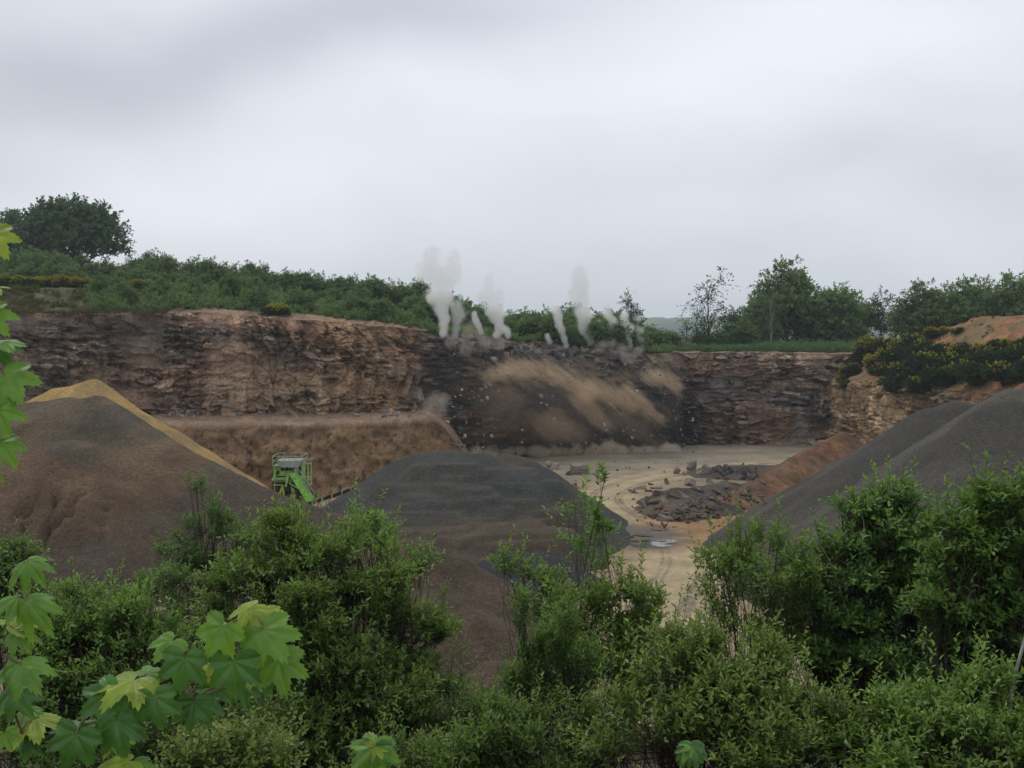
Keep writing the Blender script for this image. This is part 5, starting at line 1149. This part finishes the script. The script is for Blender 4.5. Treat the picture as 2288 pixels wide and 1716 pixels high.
dead('pale bare stem leaning left in front of the tall dark round headed shrub', 12.8, [[(1920, 1460), (1895, 1375), (1875, 1310), (1852, 1250), (1822, 1200), (1809, 1165), (1806, 1140)]], .010)
dead('pale bare forked stem inside the tall dark round headed shrub', 12.8, [[(1938, 1340), (1943, 1265), (1932, 1215), (1930, 1165), (1915, 1130)], [(1943, 1265), (1958, 1235), (1955, 1180), (1940, 1165)]], .009)
dead('pale crooked bare stem beside the right shoulder of the dark shrub', 12.8, [[(2000, 1330), (2015, 1285), (2040, 1225), (2053, 1198), (2035, 1175)]], .009)
dead('thick white birch stem standing at the right edge', 10.0, [[(2245, 1690), (2258, 1560), (2270, 1500), (2292, 1420), (2310, 1340)]], .03)
dead('thin grey bare stem in front of the largest shrub', 12.6, [[(772, 1690), (765, 1610), (758, 1560), (752, 1525)]], .012, 'bark')
dead('dark leaning bare stem low at the centre', 10.2, [[(1372, 1640), (1369, 1560), (1365, 1470), (1360, 1436), (1348, 1428)]], .014, 'bark')

# ------------------------------------------------------------------ sycamore close to the camera
def mat_syc(name, base, vein, trans_col, trans=.35):
    m, nt, N, L, b = new_mat(name)
    at = N.new('ShaderNodeAttribute'); at.attribute_name = 'vd'; tc = N.new('ShaderNodeTexCoord')
    mx = N.new('ShaderNodeMix'); mx.data_type = 'RGBA'; L.new(mrange(N, L, at.outputs['Fac'], 0.0, .03, .6, 0), mx.inputs['Factor'])
    f = mrange(N, L, noise(N, L, tc.outputs['Object'], 22), .3, .7, .62, 1.38); vm = N.new('ShaderNodeVectorMath'); vm.operation = 'SCALE'; vm.inputs[0].default_value = base; L.new(f, vm.inputs['Scale'])
    L.new(vm.outputs[0], mx.inputs['A']); mx.inputs['B'].default_value = (*vein, 1)
    sp = N.new('ShaderNodeMix'); sp.data_type = 'RGBA'; L.new(mrange(N, L, noise(N, L, tc.outputs['Object'], 75, 2), .70, .76, 0, .8), sp.inputs['Factor']); L.new(mx.outputs['Result'], sp.inputs['A']); sp.inputs['B'].default_value = (.10, .07, .025, 1)
    L.new(sp.outputs['Result'], b.inputs['Base Color']); b.inputs['Roughness'].default_value = .34; b.inputs['Specular IOR Level'].default_value = .45
    bp = N.new('ShaderNodeBump'); bp.inputs['Strength'].default_value = .55; bp.inputs['Distance'].default_value = .004
    h = N.new('ShaderNodeMath'); h.operation = 'ADD'; L.new(mrange(N, L, at.outputs['Fac'], 0, .12, 0, 1), h.inputs[0]); L.new(noise(N, L, tc.outputs['Object'], 60), h.inputs[1]); L.new(h.outputs[0], bp.inputs['Height']); L.new(bp.outputs[0], b.inputs['Normal'])
    tr = N.new('ShaderNodeBsdfTranslucent'); tr.inputs['Color'].default_value = (*trans_col, 1); ms = N.new('ShaderNodeMixShader'); ms.inputs[0].default_value = trans
    L.new(b.outputs[0], ms.inputs[1]); L.new(tr.outputs[0], ms.inputs[2]); L.new(ms.outputs[0], N['Material Output'].inputs['Surface']); return m
M['syc'] = mat_syc('sycamore_leaf', (.14, .29, .04), (.20, .36, .07), (.26, .44, .04), .42); M['syc_d'] = mat_syc('old_sycamore_leaf', (.065, .17, .034), (.11, .22, .05), (.13, .27, .03), .3)
M['stalk'] = mat_plain('sycamore_stalk', (.14, .11, .05), .6, .3, 30)
M['syc_y'] = mat_syc('young_sycamore_leaf', (.30, .40, .04), (.36, .44, .08), (.46, .56, .05), .45)
LOBES = [(90, 1.0, 20), (45, .88, 19), (135, .88, 19), (-2, .62, 17), (182, .62, 17)]
def leaf_outline():
    """palmate five-lobed outline with toothed edges, petiole at the origin, tip along +y"""
    pts = []
    seq = [(-66, .20), (-42, .44), (-6, .70), (18, .54), (43, .93), (66, .60), (90, 1.0), (114, .60), (137, .93), (162, .54), (186, .70), (222, .44), (246, .20)]
    for (a0, r0), (a1, r1) in zip(seq[:-1], seq[1:]):
        k = 7
        for i in range(k):
            t = i / k; a = a0 + (a1 - a0) * t
            q = t if r1 > r0 else 1 - t; rr_ = min(r0, r1) + abs(r1 - r0) * (q ** 1.0)
            rr_ *= 1 + (.085 if i % 2 else -.05) * (1 if .15 < t < .95 else 0)
            pts.append((math.radians(a), rr_))
    pts.append((math.radians(246), .20)); return pts
OUT = leaf_outline()
def syc_leaf(root, base, d, n, L, mat, droop=.35, fold=.18, seed=0, name='leaf'):
    r = random.Random(seed); d = Vector(d).normalized(); n = Vector(n); n = (n - d * n.dot(d)).normalized(); s = d.cross(n)
    sk = r.uniform(-.12, .12); rings = [0.18, .4, .62, .82, 1.0]; V = [(0, 0, 0)]; vd = [0.0]
    lob_d = [(math.radians(a), l) for a, l, _ in LOBES]
    wob = [r.uniform(-.10, .10) for _ in range(5)]
    for q in rings:
        for a, rad in OUT:
            rr_ = rad * q; x, y = rr_ * math.cos(a), rr_ * math.sin(a)
            best = min((abs(((a - la + math.pi) % (2 * math.pi)) - math.pi), i) for i, (la, _) in enumerate(lob_d)); dv_ = rr_ * math.sin(min(best[0], 1.5))
            z = fold * dv_ * 1.0 - droop * rr_ ** 2 * (1 + wob[best[1]] * 3) + .05 * math.sin(7 * x + seed) * rr_ - .25 * droop * abs(x) ** 1.5
            V.append((x + sk * y * y, y, z)); vd.append(dv_ + (0 if rr_ > 0 else 0))
    k = len(OUT); F_ = []
    for i in range(k - 1): F_.append((0, 1 + i, 2 + i))
    for j in range(len(rings) - 1):
        for i in range(k - 1): a = 1 + j * k + i; F_.append((a, a + k, a + k + 1, a + 1))
    me = bpy.data.meshes.new(name); me.from_pydata([tuple(Vector(base) + (s * x + d * y + n * z) * L) for x, y, z in V], [], F_); me.update()
    at = me.attributes.new('vd', 'FLOAT', 'POINT'); at.data.foreach_set('value', np.array(vd, np.float32))
    for p in me.polygons: p.use_smooth = True
    me.materials.append(M[mat]); o = bpy.data.objects.new(name, me); COL.objects.link(o); o.parent = root; return o
SY = 2.6; sroot = np.array([-1.75, 2.75, 15.0]); syc = empty('sycamore_sapling', sroot); tag(syc, 'broad leaved sycamore close to the camera, its lit leafy branches reaching in from the left', 'sycamore')
# base px, base py, tip angle in the picture (deg), length px, tilt (deg, top side turned up), kind, droop, depth offset
LEAVES = [(566, 1362, -62, 62, 48, 'syc_y', .5, 0), (572, 1352, 200, 64, 55, 'syc_y', .5, .02), (590, 1372, -25, 66, 40, 'syc_y', .45, .03), (498, 1400, 235, 92, 18, 'syc', .25, -.06), (500, 1405, 180, 60, 45, 'syc', .3, .05), (412, 1470, 262, 100, 14, 'syc_d', .2, -.04), (522, 1478, 276, 104, 10, 'syc_d', .2, -.06),
          (590, 1408, -48, 106, 26, 'syc', .3, -.03), (606, 1430, -82, 70, 20, 'syc', .3, .05), (622, 1472, -76, 100, 22, 'syc', .25, .0), (612, 1480, 255, 80, 38, 'syc_d', .3, .06), (250, 1552, 205, 96, 26, 'syc_d', .3, -.03), (262, 1560, 275, 80, 20, 'syc_d', .2, .03), (344, 1556, 282, 92, 16, 'syc_d', .22, -.05), (338, 1552, 200, 60, 35, 'syc_d', .3, .02),
          (432, 1568, 270, 78, 26, 'syc_d', .3, .02), (446, 1566, -60, 70, 40, 'syc_d', .3, .05), (300, 1520, 192, 80, 66, 'syc_y', .3, .0), (385, 1432, 215, 62, 50, 'syc', .3, .02), (330, 1505, 30, 50, 58, 'syc', .3, .06), (572, 1478, 265, 68, 40, 'syc_y', .3, .10), (480, 1470, 250, 58, 46, 'syc_y', .3, .12), (480, 1535, -80, 70, 30, 'syc_d', .2, .12), (545, 1530, -70, 60, 40, 'syc_d', .2, .14),
          (170, 1640, 250, 98, 18, 'syc_d', .25, -.1), (168, 1632, 190, 70, 40, 'syc_d', .3, -.05), (180, 1630, -30, 70, 40, 'syc', .3, -.02), (262, 1612, -70, 92, 30, 'syc_d', .55, -.06), (250, 1640, -50, 60, 40, 'syc_y', .4, .0), (290, 1700, 180, 70, 50, 'syc_y', .4, -.08), (300, 1705, -20, 50, 50, 'syc', .4, -.06), (60, 1650, 260, 78, 24, 'syc_d', .3, -.05), (75, 1640, 200, 60, 36, 'syc', .3, -.03), (75, 1608, -8, 92, 62, 'syc_y', .3, -.02), (12, 1640, -60, 62, 25, 'syc', .3, -.15),
          (62, 1256, -32, 74, 36, 'syc', .9, -.12), (60, 1258, 205, 64, 48, 'syc', .8, -.1), (70, 1262, 270, 56, 40, 'syc_d', .5, -.08), (62, 1342, -35, 96, 34, 'syc', .75, -.16), (40, 1336, 185, 70, 45, 'syc', .7, -.14), (20, 1395, 20, 86, 68, 'syc_y', .2, -.1), (35, 1412, -30, 70, 40, 'syc', .6, -.12), (48, 1486, -28, 100, 40, 'syc', .7, -.16), (38, 1484, 250, 82, 26, 'syc', .5, -.15), (40, 1486, 195, 70, 45, 'syc', .5, -.12), (30, 1545, -40, 92, 32, 'syc_d', .6, -.1), (34, 1550, 260, 70, 30, 'syc', .4, -.06), (60, 1590, -20, 60, 56, 'syc', .4, 0),
          (-18, 525, -48, 110, 22, 'syc_y', .3, .15), (-30, 700, -42, 110, 24, 'syc', .35, .1), (-18, 775, -28, 100, 30, 'syc_d', .4, .12), (0, 765, -10, 80, 50, 'syc', .4, .08), (12, 838, -42, 128, 26, 'syc', .35, .05), (0, 850, 262, 80, 20, 'syc', .3, .06), (-6, 915, -58, 110, 18, 'syc', .35, .02), (-20, 930, 270, 70, 20, 'syc_d', .3, .12), (0, 990, -42, 92, 24, 'syc', .35, .03), (-12, 985, 262, 70, 24, 'syc', .3, .06), (-30, 1055, -60, 60, 30, 'syc', .35, .0), (-20, 645, 0, 60, 50, 'syc_y', .3, .1)]
twigs_ = [[(-420, 1760, 0), (-200, 1720, -.05), (60, 1670, -.05), (170, 1620, 0), (260, 1545, .02), (345, 1545, .03), (420, 1478, .03), (480, 1468, .04), (560, 1445, .05), (615, 1435, .05)], [(60, 1670, -.05), (20, 1560, -.08), (8, 1480, -.1), (10, 1420, -.1), (30, 1350, -.1), (66, 1258, -.08)],
         [(170, 1620, 0), (230, 1690, 0), (215, 1760, -.05)], [(480, 1468, .04), (540, 1400, .03), (566, 1362, .02)], [(-420, 700, 0), (-150, 640, .1), (-40, 520, .15)], [(-420, 700, 0), (-120, 760, .1), (-40, 830, .08), (-25, 900, .05), (-20, 985, .03), (-40, 1055, 0)], [(420, 1478, .03), (438, 1560, .03)]]
TW = [[P(a, b, SY + c) for a, b, c in t] for t in twigs_]
segs = []
for i, t in enumerate(TW):
    q = np.array(t); tt = np.linspace(0, len(q) - 1, 14); q = np.stack([np.interp(tt, range(len(q)), q[:, k]) for k in range(3)], 1); q[1:-1] += rng.normal(0, .004, (12, 3))
    segs.append(path_segs(q - sroot, .007 if i in (0, 4, 5) else .0035, .002))
allp = np.concatenate([np.stack([np.interp(np.linspace(0, len(t) - 1, 60), range(len(t)), np.array(t)[:, k]) for k in range(3)], 1) for t in TW])
for i, (px, py, ang, ln_, tilt, mt, dr, off) in enumerate(LEAVES):
    base = P(px, py, SY + off); a = math.radians(ang); tl = math.radians(tilt)
    d0 = Vector((math.cos(a), 0, math.sin(a))); c = Vector((0, -1, 0)); d = d0 * math.cos(tl) + c * math.sin(tl) * (1 if math.sin(a) < .3 else -1)
    n_ = c * math.cos(tl) + Vector((0, 0, 1)) * (math.sin(tl) + .15); Lm = ln_ / F * SY / max(.5, math.cos(tl) ** .5) * (.82 if px > 130 else .63)
    syc_leaf(syc, base - sroot, d, n_, Lm, mt, dr * random.uniform(.8, 1.7), random.uniform(.08, .32), i)
    j = np.argmin(((allp - base) ** 2).sum(1)); m0 = (allp[j] + base) / 2 + np.array([0, 0, .006]); segs.append(path_segs([allp[j] - sroot, m0 - sroot, base - sroot], .003, .0018))
mx_ = np.array([P(0, 1130, SY)])[0][2] - sroot[2]
wood('branch', [g_ for g_ in segs if g_[0][0][2] > mx_], M['stalk'], syc, 5); wood('branch', [g_ for g_ in segs if g_[0][0][2] <= mx_], M['stalk'], syc, 5)
tp = [np.array([0, 0, -.2]), np.array([.02, .02, .8]), np.array([-.03, .0, 1.7]), np.array([.0, .02, 2.6])]
q0, q1 = TW[0][0] - sroot, TW[4][0] - sroot
wood('trunk', [path_segs(tp, .035, .015), path_segs([np.array([.01, .01, .45]), q0 * .5 + np.array([0, 0, .2]), q0], .012, .007), path_segs([np.array([-.02, 0, 1.5]), q1 * .6 + np.array([0, 0, .7]), q1], .012, .007)], M['bark'], syc, 8)
def seedling(label, px, py, Y, lv, mt='syc'):
    b0 = P(px, py, Y); root = empty('sycamore_seedling', (b0[0], b0[1], float(hill_z(np.array(b0[0]), np.array(b0[1]))))); tag(root, label, 'seedling')
    rb = np.array(root.location); top = b0 - rb; wood('stem', [path_segs([np.zeros(3), top * .5 + np.array([.03, 0, 0]), top], .006, .003)], M['bark'], root, 5)
    for i, (ang, ln_, tilt, m_) in enumerate(lv):
        a = math.radians(ang); tl = math.radians(tilt); d0 = Vector((math.cos(a), 0, math.sin(a))); c = Vector((0, -1, 0)); d = d0 * math.cos(tl) + c * math.sin(tl)
        syc_leaf(root, top, d, c * math.cos(tl) + Vector((0, 0, 1)) * (math.sin(tl) + .15), ln_ / F * Y, m_, .5, .16, i + 60)
seedling('small sycamore seedling with a yellow tip at the bottom edge left of centre', 838, 1668, 3.6, [(205, 66, 30, 'syc'), (-72, 70, 30, 'syc'), (265, 60, 20, 'syc_d'), (-30, 34, 50, 'syc_y'), (150, 24, 20, 'syc_y')])
seedling('pale round leaved seedling at the bottom edge right of centre', 1545, 1668, 4.6, [(-40, 40, 45, 'syc_d'), (215, 40, 45, 'syc'), (265, 46, 35, 'syc_d'), (-75, 50, 40, 'syc_d'), (150, 30, 50, 'syc')])

# ------------------------------------------------------------------ smoke, dust and air
SMOKE = {'smoke': ((.985, .985, .965), 1.35, 1.4, 1.15, 1.35), 'smoke_thin': ((.97, .97, .955), .40, 1.1, 2.1, 1.45), 'dust': ((.88, .69, .47), .26, 1.0, 2.6, 1.75), 'dust_faint': ((.72, .56, .39), .12, .9, 2.4, 1.8), 'dust_pale': ((.92, .85, .72), 1.0, 1.1, 1.7, 1.35), 'dust_veil': ((.55, .46, .37), .026, .6, 1.6, 1.5), 'dust_grey': ((.62, .55, .48), .36, 1.1, 2.0, 1.4), 'dust_dark': ((.36, .27, .18), .22, .9, 2.3, 1.7)}
def puffs(name, label, cat, balls, Y, mat, group=None, res=.5):
    """one cloud grown from overlapping puffs (photo place, radius in photo pixels, extra depth)"""
    mb = bpy.data.metaballs.new(name); mb.resolution = mb.render_resolution = res; mb.threshold = .2
    o = bpy.data.objects.new(name + '_source', mb); COL.objects.link(o)
    col, den, ns, rag, gr = SMOKE[mat]; c0 = P(balls[0][0], balls[0][1], Y); r = random.Random(len(label) + int(balls[0][0])); bl = []
    if mat == 'smoke_thin' or mat == 'smoke':
        balls = list(balls) + [(b[0] + b[2] * math.cos(t) * .8, b[1] + b[2] * math.sin(t) * .8, b[2] * q_) for b in balls for t, q_ in [(r.uniform(0, 6.28), r.uniform(.35, .6))]]
    for b in balls:
        q = P(b[0], b[1], Y + (b[3] if len(b) > 3 else 0)); rad = b[2] / F * Y * gr
        c = q - c0 + np.array([r.uniform(-.15, .15), r.uniform(-.3, .3), r.uniform(-.15, .15)]) * rad; bl.append((c, rad))
        e = mb.elements.new(); e.co = tuple(c); e.radius = rad * 2.1; e.stiffness = 2
    bpy.context.view_layer.update(); me = bpy.data.meshes.new_from_object(o.evaluated_get(bpy.context.evaluated_depsgraph_get())); bpy.data.objects.remove(o)
    me.name = name; me.materials.clear(); me.materials.append(mat_smoke(mat, col, den, bl, ns, rag, streak=mat in ('dust', 'dust_dark', 'dust_faint', 'dust_veil')))
    n = bpy.data.objects.new(name, me); COL.objects.link(n); n.location = tuple(c0)
    return tag(n, label, cat, group)
YS = 160
def fw(px): return float(np.interp(px, rim_px, rimY))
puffs('smoke_plume', 'widest smoke plume at left, its upper part spread in two faint horns', 'smoke plume', [(965, 566, 15), (958, 592, 17), (1012, 572, 12), (1008, 592, 12), (946, 610, 15), (972, 618, 20), (1012, 612, 18), (995, 628, 15), (985, 648, 17)], fw(965) + 1.2, 'smoke_thin')
puffs('smoke_plume', 'dense lower column of the widest smoke plume rising from the rim', 'smoke plume', [(972, 664, 15), (992, 672, 15), (986, 692, 13), (992, 710, 11), (993, 728, 9), (992, 745, 8)], fw(972) + 1.2, 'smoke')
puffs('smoke_plume', 'short smoke column beside the right foot of the widest plume', 'smoke plume', [(1022, 684, 12), (1026, 702, 12), (1022, 720, 9), (1020, 738, 8), (1018, 752, 7)], fw(1022) + 1.2, 'smoke_thin')
puffs('smoke_plume', 'tiny smoke puff between the two wide plumes at left', 'smoke plume', [(1060, 702, 6), (1063, 712, 7), (1067, 722, 6.5), (1071, 732, 6), (1074, 741, 5)], fw(1060) + 1.2, 'smoke')
puffs('smoke_plume', 'second wide smoke plume from the left, tall thin crest above', 'smoke plume', [(1094, 616, 8), (1092, 636, 10), (1086, 662, 14), (1106, 668, 14), (1118, 654, 8), (1108, 688, 15)], fw(1094) + 1.2, 'smoke_thin')
puffs('smoke_plume', 'dense foot of the second wide smoke plume', 'smoke plume', [(1100, 694, 14), (1112, 700, 12), (1110, 716, 12), (1116, 732, 9), (1130, 738, 8), (1136, 752, 6), (1112, 750, 8)], fw(1100) + 1.2, 'smoke')
puffs('smoke_plume', 'slender leaning smoke plume between the wide ones and the tall one', 'smoke plume', [(1242, 690, 9), (1247, 702, 9), (1248, 716, 8), (1250, 728, 8), (1256, 740, 7), (1259, 751, 6.5), (1262, 761, 6), (1264, 771, 5.5)], fw(1242) + 1.2, 'smoke')
puffs('smoke_plume', 'tiniest smoke wisp left of the slender leaning plume', 'smoke plume', [(1222, 750, 5), (1225, 757, 5), (1228, 764, 5)], fw(1222) + 1.2, 'smoke')
puffs('smoke_plume', 'upper half of the tallest single smoke column', 'smoke plume', [(1296, 606, 11), (1296, 622, 15), (1299, 640, 14), (1294, 658, 16), (1298, 676, 15), (1300, 694, 13)], fw(1296) + 1.2, 'smoke_thin')
puffs('smoke_plume', 'lower half of the tallest single smoke column', 'smoke plume', [(1300, 700, 13), (1312, 710, 11), (1303, 722, 11), (1305, 736, 9), (1312, 750, 9), (1320, 764, 8)], fw(1300) + 1.2, 'smoke')
puffs('smoke_plume', 'small low smoke plume right of the tallest column', 'smoke plume', [(1337, 720, 6), (1340, 732, 7), (1341, 745, 6), (1346, 758, 6), (1350, 770, 5)], fw(1337) + 1.2, 'smoke')
puffs('smoke_plume', 'twisting smoke plume with three bulges, third from the right end', 'smoke plume', [(1357, 688, 8), (1357, 702, 9), (1368, 717, 10), (1363, 731, 7), (1368, 747, 10), (1377, 762, 8), (1387, 774, 8)], fw(1357) + 1.2, 'smoke')
puffs('smoke_plume', 'bulging smoke plume, second from the right end', 'smoke plume', [(1396, 708, 9), (1397, 722, 8), (1409, 734, 9), (1400, 748, 8), (1405, 762, 7), (1404, 776, 8)], fw(1396) + 1.2, 'smoke')
puffs('smoke_plume', 'faint thin smoke veil at the right end of the row of plumes', 'smoke plume', [(1417, 650, 6), (1420, 680, 7), (1424, 710, 7), (1429, 735, 8), (1430, 758, 7), (1432, 778, 7)], fw(1417) + 1.2, 'smoke_thin')
def cloud(name, label, balls, mat, dY, group=None, res=.5):
    Y = fw(balls[0][0]) - dY; puffs(name, label, 'dust cloud', [(a, b, c, fw(a) - dY - Y) for a, b, c in balls], Y, mat, group, res=res)
cloud('dust_cloud', 'ochre dust arc curling over the dark burst in the face', [(1095, 838, 12), (1120, 830, 14), (1150, 826, 16), (1180, 826, 16), (1210, 830, 16), (1240, 838, 15), (1268, 850, 15), (1290, 866, 14), (1312, 880, 13)], 'dust', 11)
cloud('dust_cloud', 'pale brown dust streak trailing down right from the ochre arc', [(1310, 868, 14), (1335, 872, 15), (1360, 884, 15), (1385, 896, 14), (1410, 908, 12)], 'dust', 12)
cloud('dust_cloud', 'finger of dust plunging down right below the ochre arc', [(1295, 890, 13), (1312, 905, 14), (1325, 922, 13), (1340, 938, 12), (1356, 954, 10)], 'dust', 13)
cloud('dust_cloud', 'dust streak on the right slope of the burst', [(1398, 872, 12), (1418, 888, 13), (1438, 904, 12), (1456, 920, 11), (1474, 936, 9)], 'dust', 12.5)
cloud('dust_cloud', 'ochre dust patch below the right end of the smoke row', [(1455, 838, 13), (1478, 842, 14), (1500, 850, 11), (1514, 866, 10)], 'dust', 10)
cloud('dust_cloud', 'faint brown dust low in the middle of the burst', [(1215, 945, 18), (1245, 955, 20), (1275, 965, 18), (1240, 930, 13), (1300, 975, 13)], 'dust_faint', 13)
cloud('dust_cloud', 'dark brown curtain of falling earth left of the ochre dust finger', [(1130, 880, 16), (1150, 905, 17), (1175, 930, 17), (1200, 955, 16), (1225, 975, 14), (1110, 920, 14), (1140, 950, 15)], 'dust_dark', 12)
cloud('dust_cloud', 'dark brown curtain of falling earth at the right slope of the burst', [(1380, 930, 15), (1410, 950, 16), (1440, 968, 15), (1470, 985, 13), (1450, 930, 13)], 'dust_dark', 12)
cloud('dust_cloud', 'broad thin grey brown veil of dust hanging before the whole burst', [(1100, 900, 45), (1180, 890, 50), (1260, 910, 52), (1340, 930, 50), (1420, 940, 45), (1200, 970, 36), (1310, 985, 30), (1480, 930, 34)], 'dust_veil', 13)
cloud('dust_cloud', 'brown veil of dust between the ochre arc and the broken rim', [(1230, 812, 11), (1275, 822, 12), (1320, 838, 12), (1365, 852, 12), (1400, 845, 11), (1180, 806, 9)], 'dust_dark', 9)
cloud('dust_cloud', 'grey brown spray spurting up at the left end of the blasted rim', [(1010, 765, 14), (1045, 748, 14), (1052, 728, 9), (1075, 745, 12), (1085, 765, 14), (1120, 768, 12), (1040, 778, 14)], 'dust_grey', 5)
cloud('dust_cloud', 'grey brown spray spurting up at the right end of the blasted rim', [(1345, 775, 11), (1365, 768, 10), (1385, 782, 11), (1420, 790, 11), (1400, 800, 12)], 'dust_grey', 5)
cloud('dust_cloud', 'grey dust burst at the left edge of the blast beside the bench', [(960, 905, 14), (975, 895, 16), (992, 890, 12), (952, 930, 10), (985, 915, 13)], 'dust_grey', 10)
rs2 = random.Random(4); row = []
for k in range(30):
    px = 1058 + k * 15.5; base_py = 1019 - (px - 1060) * .022; row.append((px + rs2.uniform(-5, 5), base_py - rs2.uniform(2, 9) - (14 if k in (6, 7, 17, 18, 19) else 0) * rs2.random(), rs2.uniform(8, 14)))
cloud('dust_cloud', 'pale row of dust puffs bursting along the foot of the blasted face', row, 'dust_pale', 9.5)

hz_m = bpy.data.materials.new('haze_air'); hz_m.use_nodes = True; nt = hz_m.node_tree; nt.nodes.clear()
o_ = nt.nodes.new('ShaderNodeOutputMaterial'); v_ = nt.nodes.new('ShaderNodeVolumePrincipled'); v_.inputs['Color'].default_value = (.80, .88, .95, 1); v_.inputs['Density'].default_value = HAZE_DENSITY; v_.inputs['Anisotropy'].default_value = .2
nt.links.new(v_.outputs[0], o_.inputs['Volume'])
hb = MB().box((0, 1150, -5), (5400, 3300, 140)).build('haze', hz_m); struct(hb, 'stuff', 'thin bluish haze in the air')
